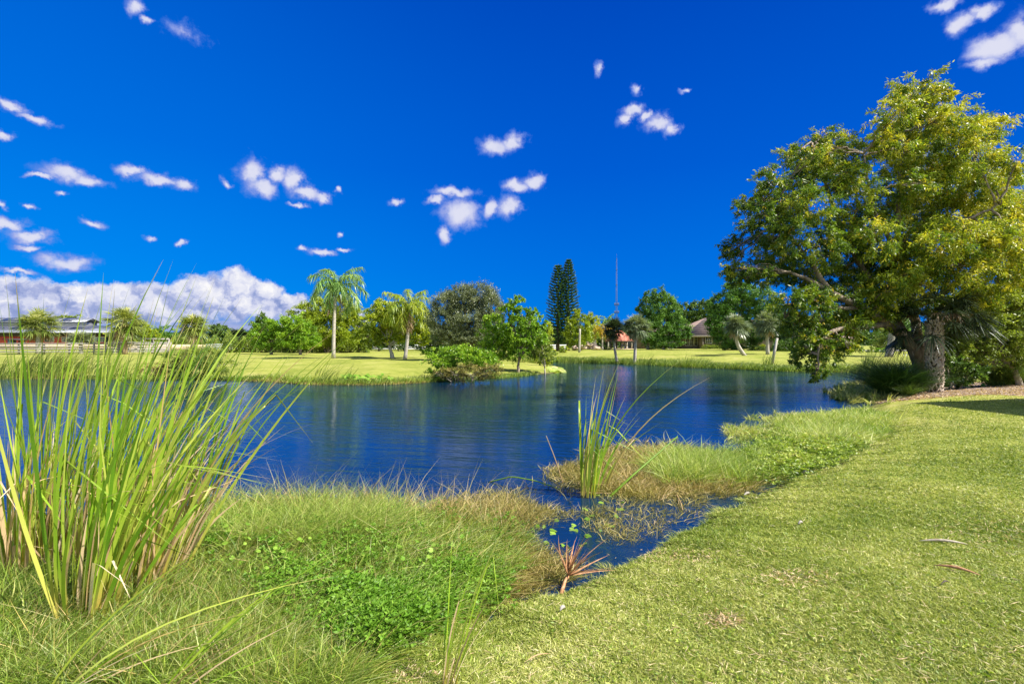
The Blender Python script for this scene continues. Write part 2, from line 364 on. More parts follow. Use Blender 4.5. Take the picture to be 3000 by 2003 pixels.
M['boot'] = surf('boot', (.34, .24, .18), (.62, .52, .43), 16, .85, .5, stretch=(1,1,.4), bdist=.01, lo=.3, hi=.6)
M['boot_core'] = surf('boot_core', (.05, .035, .025), (.13, .085, .06), 20, .95, .5)
M['wood_grey'] = surf('wood_grey', (.19, .17, .15), (.40, .37, .33), 3, .85, .3, stretch=(1,6,6))
M['white_paint'] = surf('white_paint', (.70, .70, .69), (.82, .82, .81), 2, .5, .05)
M['cream'] = surf('cream', (.42, .32, .20), (.54, .43, .29), 3, .85, .1)
M['red_wall'] = surf('red_wall', (.42, .055, .03), (.52, .09, .05), 4, .8, .15)
M['dark_wall'] = surf('dark_wall', (.045, .035, .035), (.085, .065, .06), 5, .8, .1)
M['rock'] = surf('rock', (.40, .27, .20), (.70, .56, .45), 6, .85, .6, bdist=.05)
M['metal'] = surf('metal', (.34, .34, .36), (.48, .48, .50), 3, .4, .05, metal=.6)
M['tower_metal'] = surf('tower_metal', (.07, .08, .10), (.12, .13, .15), 3, .6, .05)
M['brown_leaf'] = surf('brown_leaf', (.34, .15, .06), (.60, .34, .18), 30, .6, .3, bdist=.004)
M['black'] = surf('black', (.02, .02, .02), (.04, .04, .04), 5, .5, .05)
M['stucco'] = surf('stucco', (.17, .135, .105), (.23, .185, .15), 6, .85, .15)
M['trim'] = surf('trim', (.42, .36, .28), (.50, .43, .34), 4, .7, .05)
M['red_flower'] = surf('red_flower', (.60, .07, .03), (.75, .14, .05), 10, .6, .1)
M['white_flower'] = surf('white_flower', (.75, .74, .72), (.85, .85, .84), 10, .6, .05)
def roofmat(name, ca, cb, rows, cols=None, bump=.5, metal=0, rough=.7):
    m, t, o = mat_new(name)
    tcx = t.n('ShaderNodeTexCoord'); sp_ = t.n('ShaderNodeSeparateXYZ'); t.put(sp_.inputs[0], tcx.outputs['Object'])
    wz = t.m('SINE', t.m('MULTIPLY', sp_.outputs[2 if rows else 0], rows or cols))
    n = t.noise(tcx.outputs['Object'], 1.3, 5, .7); f = t.m('ADD', t.m('MULTIPLY', n.outputs['Fac'], .8), t.m('MULTIPLY', wz, .12))
    col = t.ramp(f, [(.2, ca), (.6, cb)])
    p = t.n('ShaderNodeBsdfPrincipled'); t.put(p.inputs['Base Color'], col); p.inputs['Roughness'].default_value = rough; p.inputs['Metallic'].default_value = metal
    b_ = t.n('ShaderNodeBump'); b_.inputs['Strength'].default_value = bump; b_.inputs['Distance'].default_value = .05; t.put(b_.inputs['Height'], wz); t.put(p.inputs['Normal'], b_.outputs[0])
    t.t.links.new(p.outputs[0], o.inputs[0]); return m
M['tile_roof'] = roofmat('tile_roof', (.15, .10, .075), (.28, .20, .15), 14.)
M['red_roof'] = roofmat('red_roof', (.40, .10, .06), (.60, .22, .14), 0, 9.)
M['tin_roof'] = roofmat('tin_roof', (.17, .185, .215), (.26, .275, .31), 0, 6., metal=.3, rough=.45)
def glassmat():
    m, t, o = mat_new('window_glass'); p = t.n('ShaderNodeBsdfPrincipled'); p.inputs['Base Color'].default_value = (.02, .025, .035, 1)
    p.inputs['Roughness'].default_value = .08; p.inputs['Specular IOR Level'].default_value = .8; t.t.links.new(p.outputs[0], o.inputs[0]); return m
M['glass'] = glassmat()
def solarmat():
    m, t, o = mat_new('solar_panel'); p = t.n('ShaderNodeBsdfPrincipled')
    tcx = t.n('ShaderNodeTexCoord'); br = t.n('ShaderNodeTexBrick'); t.put(br.inputs['Vector'], tcx.outputs['Object']); br.offset = 0
    br.inputs['Scale'].default_value = 1.; br.inputs['Brick Width'].default_value = .55; br.inputs['Row Height'].default_value = 9; br.inputs['Mortar Size'].default_value = .035
    br.inputs['Color1'].default_value = (.02, .025, .05, 1); br.inputs['Color2'].default_value = (.03, .035, .06, 1); br.inputs['Mortar'].default_value = (.4, .4, .42, 1)
    t.put(p.inputs['Base Color'], br.outputs[0]); p.inputs['Roughness'].default_value = .3; t.t.links.new(p.outputs[0], o.inputs[0]); return m
M['solar'] = solarmat()

def groundmat():
    m, t, o = mat_new('lawn_ground')
    ge = t.n('ShaderNodeNewGeometry'); pos = ge.outputs['Position']
    n_big = t.noise(pos, .35, 4, .6); n_mid = t.noise(pos, 2.2, 5, .65); n_fine = t.noise(t.v('MULTIPLY', pos, (1, 1, 1)), 24, 4, .7)
    f = t.m('ADD', t.m('MULTIPLY', n_big.outputs['Fac'], .5), t.m('ADD', t.m('MULTIPLY', n_mid.outputs['Fac'], .45), t.m('MULTIPLY', n_fine.outputs['Fac'], .30)))
    col = t.ramp(f, [(.40, (.10, .135, .014)), (.54, (.19, .225, .030)), (.66, (.29, .305, .055)), (.82, (.42, .37, .14))])
    s_ = t.n('ShaderNodeSeparateXYZ'); t.put(s_.inputs[0], pos)
    col = t.mix(t.ss(s_.outputs[2], .13, -.02), col, (.07, .06, .03))          # mud at and under the waterline
    col = t.mix(t.m('MULTIPLY', t.ss(s_.outputs[1], 110, 300), .6), col, (.14, .17, .05))
    p = t.n('ShaderNodeBsdfPrincipled'); t.put(p.inputs['Base Color'], col); p.inputs['Roughness'].default_value = .9; p.inputs['Specular IOR Level'].default_value = .15
    b_ = t.n('ShaderNodeBump'); b_.inputs['Strength'].default_value = .8; b_.inputs['Distance'].default_value = .05; t.put(b_.inputs['Height'], n_fine.outputs['Fac']); t.put(p.inputs['Normal'], b_.outputs[0])
    t.t.links.new(p.outputs[0], o.inputs[0]); return m
def watermat():
    m, t, o = mat_new('pond_water')
    ge = t.n('ShaderNodeNewGeometry'); pos = ge.outputs['Position']
    rot = t.n('ShaderNodeVectorRotate', rotation_type='Z_AXIS'); t.put(rot.inputs['Vector'], pos); rot.inputs['Angle'].default_value = R(14)
    v1 = t.v('MULTIPLY', rot.outputs[0], (.62, 3.1, 1)); 
    wn = t.noise(v1, 1.15, 2, .5); v2 = t.v('MULTIPLY', pos, (2.0, 8.0, 1)); wn2 = t.noise(v2, 1.6, 3, .6)
    wind = t.noise(t.v('MULTIPLY', pos, (.12, .22, 1)), 1., 2, .5)
    amp = t.ss(wind.outputs['Fac'], .35, .65, .55, 1.25)
    hgt = t.m('MULTIPLY', t.m('ADD', wn.outputs['Fac'], t.m('MULTIPLY', wn2.outputs['Fac'], .34)), amp)
    b_ = t.n('ShaderNodeBump'); b_.inputs['Strength'].default_value = 1.; b_.inputs['Distance'].default_value = .016; t.put(b_.inputs['Height'], hgt)
    df = t.n('ShaderNodeBsdfDiffuse'); df.inputs[0].default_value = (.003, .018, .045, 1)
    gl = t.n('ShaderNodeBsdfGlossy'); gl.inputs['Roughness'].default_value = .03; gl.inputs[0].default_value = (.66, .80, .98, 1)
    fr = t.n('ShaderNodeFresnel'); fr.inputs[0].default_value = 1.62; t.put(fr.inputs['Normal'], b_.outputs[0]); t.put(gl.inputs['Normal'], b_.outputs[0])
    mx = t.n('ShaderNodeMixShader'); t.put(mx.inputs[0], fr.outputs[0]); t.t.links.new(df.outputs[0], mx.inputs[1]); t.t.links.new(gl.outputs[0], mx.inputs[2])
    t.t.links.new(mx.outputs[0], o.inputs[0]); return m

# ------------------------------------------------------------------ ground and water
def sheet(name, xs, ys, dz, mat, mask=None):
    pass
nr, na = 420, 900
r = np.concatenate([[0.02], .5*(4000/.5)**(np.linspace(0, 1, nr)**1.0)])
ang = np.concatenate([np.linspace(-58, 58, na), np.linspace(58, 302, 90)[1:-1]])
A_, R_ = np.meshgrid(np.radians(ang), r); gx = R_*np.sin(A_); gy = R_*np.cos(A_)
gz = np.zeros_like(gx)
nearm = (R_ < 200)
gz[nearm] = H(gx[nearm], gy[nearm]); gz[~nearm] = .62
gz[(gy < 2)] = np.maximum(gz[(gy < 2)], .3)
n_a = len(ang); ii, jj = np.meshgrid(np.arange(len(r)-1), np.arange(n_a), indexing='ij'); j2 = (jj+1) % n_a
qq = np.stack([ii*n_a+jj, (ii+1)*n_a+jj, (ii+1)*n_a+j2, ii*n_a+j2], -1).reshape(-1, 4)[:, ::-1]
mb = MB(); mb.add(np.stack([gx, gy, gz], -1).reshape(-1, 3), qq)
tag(mb.build('ground', groundmat(), smooth=True), kind='structure')
x0, y0 = POND.min(0)-.5; x1, y1 = POND.max(0)+.5
mb = MB(); gxx, gyy = np.meshgrid(np.linspace(x0, x1, 60), np.linspace(y0, y1, 60)); k = np.arange(60*60).reshape(60, 60)
mb.add(np.stack([gxx, gyy, gxx*0], -1).reshape(-1, 3), np.stack([k[:-1,:-1], k[:-1,1:], k[1:,1:], k[1:,:-1]], -1).reshape(-1, 4))
tag(mb.build('water', watermat()), kind='structure')
# ------------------------------------------------------------------ generators: trees, palms, reeds
def sprays(cc, c0, n, R3, droop, per=26, ln=.50):
    """leaf positions along short twigs that leave the clump centres outwards"""
    m = max(4, n//per); ci = rng.integers(0, len(cc), m); st = cc[ci]+rng.normal(0, .10, (m, 3))*R3
    out = unit((cc[ci]-c0)/R3)*.9+rdir(m)*.75+np.array([0, 0, .15-.6*droop]); out = unit(out)*R3*ln*rng.uniform(.35, 1.15, (m, 1))
    si = rng.integers(0, m, n); t = rng.uniform(0, 1, (n, 1)); sag = np.zeros((n, 3)); sag[:, 2] = -(t[:, 0]**2)*droop*.25*R3[2]
    off = out[si]*t; return st[si]+off+sag+rng.normal(0, .055, (n, 3))*R3, ci[si], off
def crown(mb, blobs, d, leaf, layers=4.5, droop=.2, thick=.9, sub=1.0, tmean=.5, hollow=.45, flow=None):
    """blobs: (px, py, rx, ry[, depth offset m]) -> leaf clumps; returns clump centres"""
    cs = []
    for q in blobs:
        px, py, rx, ry = q[:4]; dd = d+(q[4] if len(q) > 4 else 0)
        c0 = P(px, py, dd); Rx = 1.12*rx/F*dd; Rz = 1.10*ry/F*dd; Ry = .5*(Rx+Rz)*thick
        ns = max(6, int(34*sub)); 
        u = rdir(ns)*(rng.uniform(hollow, 1.0, (ns, 1))**.6)
        cc = c0+u*np.array([Rx, Ry, Rz])*.86
        area = math.pi*Rx*Rz; la = leaf[0]*leaf[1]*.5
        n = int(1.6*layers*area/la)
        pos, idx, off = sprays(cc, c0, n, np.array([Rx, Ry, Rz]), droop)
        ct = rng.normal(tmean, .17, ns)+u[:, 2]*.10
        tint = np.clip(ct[idx]+rng.normal(0, .12, n), 0, 1)
        uu = unit(rdir(n)+np.array([0, 0, -droop])+unit(off)*.5)
        leaves(mb, pos, uu, leaf[0]*rng.uniform(.7, 1.3, n), leaf[1]*rng.uniform(.7, 1.3, n), tint)
        cs.append((c0, cc))
    return cs
def curve(a, b, n=7, sag=.0, wob=.0):
    a = np.array(a, float); b = np.array(b, float); t = np.linspace(0, 1, n)[:, None]
    p = a+(b-a)*t; L = np.linalg.norm(b-a)
    p[:, 2] += (sag*L*np.sin(math.pi*t[:, 0])); p[1:-1] += rng.normal(0, wob*L, (n-2, 3)) if n > 2 else 0
    return p
def tree(name, label, cat, group, base, d, blobs, leaf=(.17, .09), mat='bright_tree', layers=4.2, tr=.16, bark='bark', fork=.35, droop=.2, sub=1., stems=1, lean=0, twigs=3, tmean=.5, thick=.9, trunk_pts=None):
    b = Gd(base[0], d) if base[1] is None else P(base[0], base[1], d)
    b[2] = h1(b[0], b[1])-.08
    root = empty(name, b, label, cat, group)
    cm_ = MB(); cs = crown(cm_, blobs, d, leaf, layers, droop, thick, sub, tmean)
    cm_.build('crown', M[mat], root)
    tm_ = MB(); top = np.mean([c[0] for c in cs], 0)
    fk = b+(top-b)*fork; fk[0] = b[0]+(top[0]-b[0])*fork*.5+lean
    if stems == 1:
        tm_.tube(curve(b, fk, 6, 0, .02), np.linspace(tr*1.25, tr*.8, 6), 9)
    for i, (c0, cc) in enumerate(cs):
        st = fk if stems == 1 else b+np.array([rng.normal(0, tr*1.2), rng.normal(0, tr), 0])
        p = curve(st, c0, 8, .05, .02); r0 = tr*(.55 if stems == 1 else .7)
        tm_.tube(p, np.linspace(r0, tr*.18, 8), 6)
        for k in range(min(twigs, len(cc))):
            s_ = p[4+k % 3]; tm_.tube(curve(s_, cc[k], 5, .04, .03), np.linspace(tr*.22, tr*.06, 5), 5)
    tm_.build('trunk', M[bark], root, smooth=True)
    return root
def fan(mb, hub, dirv, pl, fl, n=18, tint=.5, wid=.05, fold=.25, segs=3, drp=.35):
    """costapalmate leaf: petiole + a fan of folded segments that droop at the tip"""
    dirv = dirv/np.linalg.norm(dirv)
    tip = hub+dirv*pl+np.array([0, 0, -.12*pl])
    blades(mb, np.array([hub]), np.array([dirv]), [pl], [wid*.7], np.array([[0, 0, -.12]]), 3, tint=np.array([tint]), prof=np.ones(4))
    up = np.array([0, 0, 1.]); sd_ = np.cross(dirv, up); sd_ /= np.linalg.norm(sd_)+1e-6; nn = np.cross(sd_, dirv)
    th = np.linspace(-1.75, 1.75, n)+rng.normal(0, .05, n)
    d0 = np.cos(th)[:, None]*dirv+np.sin(th)[:, None]*sd_+nn*rng.normal(fold*.3, .12, n)[:, None]
    L = fl*(.72+.28*np.cos(th*.6))*rng.uniform(.85, 1.1, n)
    bend = np.tile(np.array([0, 0, -drp]), (n, 1))*rng.uniform(.5, 1.6, (n, 1))+dirv*.12
    side = unit(np.cross(d0, nn[None]+0*d0)+rng.normal(0, .25, (n, 3)))
    blades(mb, np.repeat(tip[None], n, 0), unit(d0), L, wid, bend, segs, tint=np.clip(tint+rng.normal(0, .1, n), 0, 1), side=side, prof=np.array([.5, 1., .7, .06])if segs == 3 else None)
def fan_palm(name, label, group, base, d, hub, rad, mat='sabal', tr=.16, bark='grey_bark', bend=None, dead=10, nf=44, fseg=16, cat='palm tree', low=-.75, wid=None, tb=1.0):
    b = Gd(base, d); hb = P(hub[0], hub[1], d); b[2] -= .06
    root = empty(name, b, label, cat, group)
    t = np.linspace(0, 1, 9)[:, None]; p = b+(hb-b)*t
    if bend is not None: p += (np.array([bend, 0, 0])*np.sin(t*math.pi*1.0)*(1-t*.35))
    tm_ = MB(); tm_.tube(p, np.linspace(tr*1.15*tb, tr*.85, 9), 9); tm_.build('trunk', M[bark], root, smooth=True)
    Rm = 1.12*rad/F*d; nf = int(nf*2.0); cm_ = MB(); wid = wid or max(.05, d*.0014)
    for i in range(nf):
        a = rng.uniform(0, 2*math.pi); e = math.asin(np.clip(rng.uniform(low, 1.0), -1, 1))
        dv = np.array([math.cos(a)*math.cos(e), math.sin(a)*math.cos(e), math.sin(e)])
        fan(cm_, hb+rng.normal(0, .05, 3), dv, Rm*rng.uniform(.28, .62), Rm*.46, fseg, tint=float(np.clip(.45+.25*e+rng.normal(0, .12), 0, 1)), wid=wid)
    cm_.build('crown', M[mat], root)
    if dead:
        dm = MB()
        for i in range(dead):
            a = rng.uniform(0, 2*math.pi); dv = np.array([math.cos(a)*.55, math.sin(a)*.55, -.9])
            fan(dm, hb+np.array([0, 0, -.1]), dv, Rm*.4, Rm*.42, 10, tint=rng.uniform(.2, .9), wid=wid)
        dm.build('dead_fronds', M['dead_palm'], root)
    return root
def feather(mb, hub, a, e, L, droop=1.0, n=34, ll=.55, tint=.5, wid=.04, hang=.9):
    """pinnate frond: arching rachis with hanging leaflets"""
    t = np.linspace(0, 1, 14); 
    ex = np.array([math.cos(a), math.sin(a), 0]); 
    ang_ = e-droop*t**1.1*2.3; ds_ = L/13
    p = [np.array(hub, float)]
    for i in range(13): p.append(p[-1]+ds_*(math.cos(ang_[i])*ex+math.sin(ang_[i])*np.array([0, 0, 1.])))
    p = np.array(p); mb.tube(p, np.linspace(.03, .008, 14), 4, col=(.9, .1, .5), cap=False)
    tt = np.linspace(.12, 1, n); pos = np.stack([np.interp(tt, t, p[:, k]) for k in range(3)], 1)
    tg = np.gradient(p, axis=0); tg = unit(np.stack([np.interp(tt, t, tg[:, k]) for k in range(3)], 1))
    for sgn in (-1, 1):
        sv = unit(np.cross(tg, np.array([0, 0, 1.])))*sgn
        d0 = unit(sv*.7+tg*.5+rng.normal(0, .38, (n, 3)))
        blades(mb, pos, d0, ll*(1-.45*np.abs(tt-.45)*1.6)*rng.uniform(.8, 1.15, n), wid, np.tile([0, 0, -hang], (n, 1))*rng.uniform(.6, 1.2, (n, 1)), 3,
               tint=np.clip(tint+rng.normal(0, .12, n), 0, 1), prof=np.array([.8, 1, .7, .08]))
def feather_palm(name, label, group, base, d, hub, flen, mat='queen', tr=.13, nf=17, bark='pale_bark', bend=0., deadn=3, ll=.6, cat='palm tree', emax=1.35, droop=1., wid=None, n=62, shaft=0.):
    b = Gd(base, d); b[2] -= .06; hb = P(hub[0], hub[1], d); root = empty(name, b, label, cat, group)
    t = np.linspace(0, 1, 10)[:, None]; p = b+(hb-b)*t+np.array([bend, 0, 0])*np.sin(t*math.pi)
    tm_ = MB(); tm_.tube(p, tr*np.array([1.35, 1.1, 1.02, 1, .98, .95, .9, .86, .8, .75]), 9); tm_.build('trunk', M[bark], root, smooth=True)
    cm_ = MB(); FL = flen/F*d; wid = wid or max(.03, d*.00125)
    for i in range(nf):
        a = i*2.4+rng.normal(0, .2); e = emax*(1-i/nf)+rng.normal(0, .1)-.05
        feather(cm_, hb+np.array([0, 0, .1]), a, e, FL*rng.uniform(.85, 1.1), droop*rng.uniform(.8, 1.05)*(.62+.5*i/nf), n, ll, rng.uniform(.35, .7), wid)
    cm_.build('crown', M[mat], root)
    if deadn:
        dm = MB()
        for i in range(deadn): feather(dm, hb-np.array([0, 0, .1]), rng.uniform(0, 6.28), -.7, FL*.75, .6, 22, ll*.7, .5, wid)
        dm.build('dead_fronds', M['dead_palm'], root)
    return root
def reed_clump(name, label, group, b3, n, L, Wd, lean, spread, mat='reed', bendx=.35, kinkp=.12, segs=9, dry=0, tilt=.12, cat='reeds', azw=0., fanout=.25, tshift=0., bendv=.35):
    """a cattail clump: strap leaves rising from the base and bent by the wind"""
    b3 = np.array(b3, float); root = empty(name, b3, label, cat, group)
    def go(n, matn, lscale, dryf):
        mb = MB(); Wd_ = Wd*rng.choice([.45, .8, 1.15], n, p=[.25, .4, .35]); a = rng.uniform(0, 2*math.pi, n); rr = spread*np.sqrt(rng.uniform(0, 1, n))
        px = b3[0]+rr*np.cos(a); py = b3[1]+rr*np.sin(a); pz = np.full(n, b3[2]-.03)
        rootp = np.stack([px, py, pz], 1)
        wd = np.array([math.cos(azw), math.sin(azw), 0])
        d0 = np.zeros((n, 3)); d0[:, 2] = 1; d0[:, 0] = np.cos(a)*fanout*rr/spread+rng.normal(0, tilt*.5, n); d0[:, 1] = np.sin(a)*fanout*rr/spread+rng.normal(0, tilt*.5, n)
        d0 += wd*lean; d0 = unit(d0)
        LL = L*rng.uniform(.5, 1.08, n)*lscale
        be = wd[None]*np.abs(rng.normal(bendx, bendv*bendx+.02, n))[:, None]+rng.normal(0, .05, (n, 3)); be[:, 2] = -np.abs(rng.normal(.06, .05, n))-.5*be[:, 0]**2
        tk = np.where(rng.uniform(0, 1, n) < kinkp, rng.uniform(.45, .8, n), 2.)
        kd = unit(np.stack([rng.normal(.8, .35, n), rng.normal(0, .5, n), rng.normal(-.35, .35, n)], 1))
        ra = rng.normal(0, .8, n)+math.pi*.0; sd_ = np.stack([np.cos(ra), np.sin(ra), 0*ra], 1)
        sd_ = unit(sd_-(sd_*d0).sum(1)[:, None]*d0)
        t = np.linspace(0, 1, segs+1); prof = np.clip(1.04-t**2.6, .03, 1)*np.clip(.7+.8*t, 0, 1)
        blades(mb, rootp, d0, LL, Wd_*rng.uniform(.85, 1.15, n), be, segs, tint=np.clip(rng.beta(2, 2, n)*.95+tshift, 0, 1), prof=prof, kink=(tk, kd), side=sd_)
        return mb
    go(n, mat, 1, 0).build('leaves', M[mat], root)
    if dry: go(dry, 'dry_reed', .62, 1).build('dry_leaves', M['dry_reed'], root)
    return root
def grass_px(poly, n):
    """random ground points under a polygon of photo pixels"""
    poly = np.array(poly, float); x0_, y0_ = poly.min(0); x1_, y1_ = poly.max(0); out = []
    tot = 0
    while tot < n:
        q = rng.uniform((x0_, y0_), (x1_, y1_), (n*2, 2)); ins = np.zeros(len(q), bool)
        for i in range(len(poly)):
            a_, b_ = poly[i], poly[(i+1) % len(poly)]
            den = (b_[1]-a_[1]) if b_[1] != a_[1] else 1e-9
            ins ^= ((a_[1] > q[:,1]) != (b_[1] > q[:,1])) & (q[:,0] < (b_[0]-a_[0])*(q[:,1]-a_[1])/den+a_[0])
        out.append(q[ins]); tot += ins.sum()
    return np.concatenate(out)[:n]
def inpoly(q, poly):
    ins = np.zeros(len(q), bool); poly = np.array(poly, float)
    for i in range(len(poly)):
        a_, b_ = poly[i], poly[(i+1) % len(poly)]; den = (b_[1]-a_[1]) if b_[1] != a_[1] else 1e-9
        ins ^= ((a_[1] > q[:,1]) != (b_[1] > q[:,1])) & (q[:,0] < (b_[0]-a_[0])*(q[:,1]-a_[1])/den+a_[0])
    return ins
def vnoise(x, y, s, seed=0):
    r_ = np.random.default_rng(seed); o = np.zeros_like(x)
    for k in range(5):
        a = r_.uniform(0, 6.28); f = s*r_.uniform(.6, 1.6); ph = r_.uniform(0, 6.28); o = o+np.sin((x*np.cos(a)+y*np.sin(a))*f+ph+1.3*np.sin((x*np.sin(a)-y*np.cos(a))*f*.7+ph))
    return o/5
def field(name, label, poly, n, L, Wd, mat, lean=(.15, .1), tilt=.5, segs=2, tmean=.5, tvar=.16, wmin=0., floor=None, bendz=-.25, nsc=1.5, gap=None, patchy=0., tuft=14, tr=.07, edge=16, spray=.55):
    """grass or weeds growing in tufts over a region of the bank"""
    nt_ = max(10, n//tuft); q = grass_px(poly, nt_); q = q+rng.normal(0, 1, q.shape)*np.array([edge, edge*.45]); q[:, 1] = np.maximum(q[:, 1], 1030)
    x, y, z = Gp(q[:, 0], q[:, 1]); pn = vnoise(x, y, nsc, 3)
    if gap is not None:
        k = pn+rng.normal(0, .15, len(x)) > gap; x, y, z, pn = x[k], y[k], z[k], pn[k]
    if floor is not None: z = np.maximum(z, floor)
    T_ = len(x); lx = rng.normal(lean[0], .28, T_); ly = rng.normal(lean[1], .28, T_); Ls = L*rng.uniform(.55, 1.25, T_)*(1+patchy*pn); tt = tmean+.22*pn+rng.normal(0, .15, T_)
    rp = lambda v: np.repeat(v, tuft, 0)
    N = T_*tuft; a = rng.uniform(0, 6.28, N); rr = tr*np.sqrt(rng.uniform(0, 1, N)); d = np.hypot(rp(x), rp(y))
    d0 = unit(np.stack([rp(lx)+spray*rr/tr*np.cos(a)+rng.normal(0, tilt*.4, N), rp(ly)+spray*rr/tr*np.sin(a)+rng.normal(0, tilt*.4, N), np.ones(N)], 1))
    be = np.stack([rp(lx)*.8+rng.normal(0, .3, N), rng.normal(0, .3, N), rng.normal(bendz, .15, N)], 1)
    mb = MB(); blades(mb, np.stack([rp(x)+rr*np.cos(a), rp(y)+rr*np.sin(a), rp(z)-.02], 1), d0, rp(Ls)*rng.uniform(.35, 1.1, N), np.maximum(Wd, d*wmin)*rng.uniform(.6, 1.4, N), be, segs, tint=np.clip(rp(tt)+rng.normal(0, tvar, N), 0, 1))
    o = mb.build(name, M[mat]); return tag(o, label, None, None, 'stuff')

# ------------------------------------------------------------------ lawn and bank vegetation (uncountable)
LAWN_PX = [(1000,2080),(1060,1960),(1111,1891),(1278,1830),(1444,1765),(1560,1728),(1640,1702),(1720,1668),(1790,1640),(1917,1578),(2044,1515),(2172,1450),(2300,1390),(2428,1346),(2530,1298),(2590,1250),(2600,1215),(2650,1186),(2900,1150),(3060,1140),(3060,2080)]
q = grass_px(LAWN_PX, 520000)
MULCH_PX = [(2560,1182),(2640,1176),(2720,1170),(2800,1162),(2900,1158),(3060,1164),(3060,1128),(2900,1118),(2760,1120),(2600,1148)]
q = q[~inpoly(q, MULCH_PX)]
x, y, z = Gp(q[:, 0], q[:, 1]); k = sdist(x, y) > -.02; x, y, z = x[k], y[k], z[k]; N = len(x); d = np.hypot(x, y)
big = vnoise(x, y, .9, 5); med = vnoise(x, y, 3.2, 6)
d0 = unit(np.stack([rng.normal(.1, .75, N), rng.normal(.05, .75, N), np.ones(N)], 1))
mb = MB(); blades(mb, np.stack([x, y, z-.006], 1), d0, rng.uniform(.022, .058, N)*(1+.25*med+.45*np.clip(-big-med*.6, -.5, 1)), np.maximum(.0055, d*.0011)*rng.uniform(.6, 1.2, N), np.stack([rng.normal(0, .35, N), rng.normal(0, .35, N), np.full(N, -.35)], 1), 2,
    tint=np.clip(.45+.26*big+.22*med+rng.normal(0, .22, N), 0, 1))
tag(mb.build('lawn_grass', M['lawn_blade']), 'short mown coarse grass of the near lawn', kind='stuff')
x0_ = rng.uniform(0, 1, 26000); eg = np.array([w0(*p) for p in near_px[11:26]]); cu = np.concatenate([[0], np.cumsum(np.hypot(*np.diff(eg, axis=0).T))]); x0_ = cu[-1]*x0_**1.6
ex = np.interp(x0_, cu, eg[:,0])+rng.normal(.03, .06, 26000); ey = np.interp(x0_, cu, eg[:,1])+rng.normal(-.03, .06, 26000); ez = H(ex, ey); k = ez > -.05; ex, ey, ez = ex[k], ey[k], ez[k]; N = len(ex); clump = vnoise(ex, ey, 7., 12)
mb = MB(); blades(mb, np.stack([ex, ey, ez-.01], 1), unit(np.stack([rng.normal(-.3, .5, N), rng.normal(.3, .5, N), np.ones(N)], 1)), rng.uniform(.03, .11, N)*(1+.6*clump), np.maximum(.005, np.hypot(ex, ey)*.0010), np.stack([rng.normal(-.2, .3, N), rng.normal(.2, .3, N), np.full(N, -.4)], 1), 3, tint=np.clip(.4+.3*clump+rng.normal(0, .2, N), 0, 1))
tag(mb.build('lawn_edge_grass', M['lawn_blade']), 'ragged longer grass hanging over the edge of the near lawn', kind='stuff')
# weedy bank, front left to the middle
BANK = [(-80,2080),(-80,1640),(100,1560),(400,1530),(664,1512),(900,1502),(1150,1508),(1360,1515),(1500,1550),(1550,1600),(1510,1660),(1450,1710),(1400,1765),(1300,1815),(1150,1875),(1060,1960),(1000,2080)]
field('bank_grass', 'tangled yellow-green weeds on the near bank', BANK, 130000, .26, .0065, 'weed', wmin=.0011, segs=3, nsc=2.2, patchy=.3, tilt=.9, tmean=.5)
field('cool_bank_grass', 'broader cool green grass blades mixed into the bank', [(-80,2080),(-80,1700),(400,1700),(900,1620),(1200,1600),(1150,1850),(1020,2000),(980,2080)], 16000, .26, .010, 'pale_weed', segs=3, tilt=.7, tmean=.3, tuft=6, nsc=3., patchy=.4, gap=-.1)
field('dry_bank_grass', 'straw-coloured stems mixed through the near bank weeds', BANK, 12000, .30, .005, 'brown_weed', wmin=.0010, segs=3, nsc=2.2, tilt=1.0, tmean=.7, tuft=8, bendz=-.15)
field('pale_grass', 'fine pale green grass at the bottom left of the bank', [(-80,2080),(-80,1730),(250,1700),(560,1740),(850,1800),(980,1990),(960,2080)], 80000, .25, .0055, 'pale_weed', wmin=.0010, tilt=.8, lean=(.15, .05), segs=3, tmean=.45, nsc=2.5, patchy=.3)
field('tall_bank_grass', 'taller feathery grass along the water side of the bank', [(500,1560),(664,1505),(900,1498),(1150,1500),(1180,1570),(900,1620),(520,1640)], 20000, .42, .0045, 'pale_weed', wmin=.0009, tilt=.4, lean=(.12, 0), segs=3, tmean=.6, tuft=10)
field('seed_stems', 'thin brown seed stems at the edge of the bank', [(640,1500),(900,1488),(1150,1486),(1400,1500),(1560,1500),(1500,1560),(1150,1530),(660,1540)], 2600, .48, .005, 'brown_weed', tilt=.3, segs=3, wmin=.0009, lean=(.05, 0), bendz=-.05, tuft=3, tmean=.6)
field('floating_weed', 'brown floating weeds between the bank and the open water', [(1150,1495),(1400,1460),(1600,1440),(1760,1490),(1790,1580),(1680,1680),(1520,1740),(1430,1780),(1500,1600),(1400,1540),(1150,1512)], 46000, .15, .007, 'brown_weed', wmin=.0012, tilt=1.3, floor=.0, gap=-.02, nsc=4., edge=26, spray=1.2, tuft=9, tr=.1)
field('sparse_weed', 'scattered weed stems standing in the shallow water', [(1480,1720),(1440,1600),(1560,1560),(1750,1440),(2300,1340),(2250,1400),(1900,1570),(1640,1690)], 9000, .15, .007, 'brown_weed', wmin=.0012, tilt=1.3, floor=-.02, gap=.0, nsc=4., tmean=.5, tuft=4, tr=.06, edge=24)
field('brown_marsh_grass', 'yellow-brown marsh grass patch right of the cattails', [(1640,1390),(1700,1350),(1800,1325),(1900,1318),(2060,1335),(2250,1370),(2180,1430),(1950,1450),(1760,1440),(1650,1425)], 44000, .24, .0065, 'brown_weed', wmin=.0012, tilt=1.0, floor=0., tmean=.62, segs=3, gap=-.45, nsc=3., edge=30, spray=.9, tuft=9)
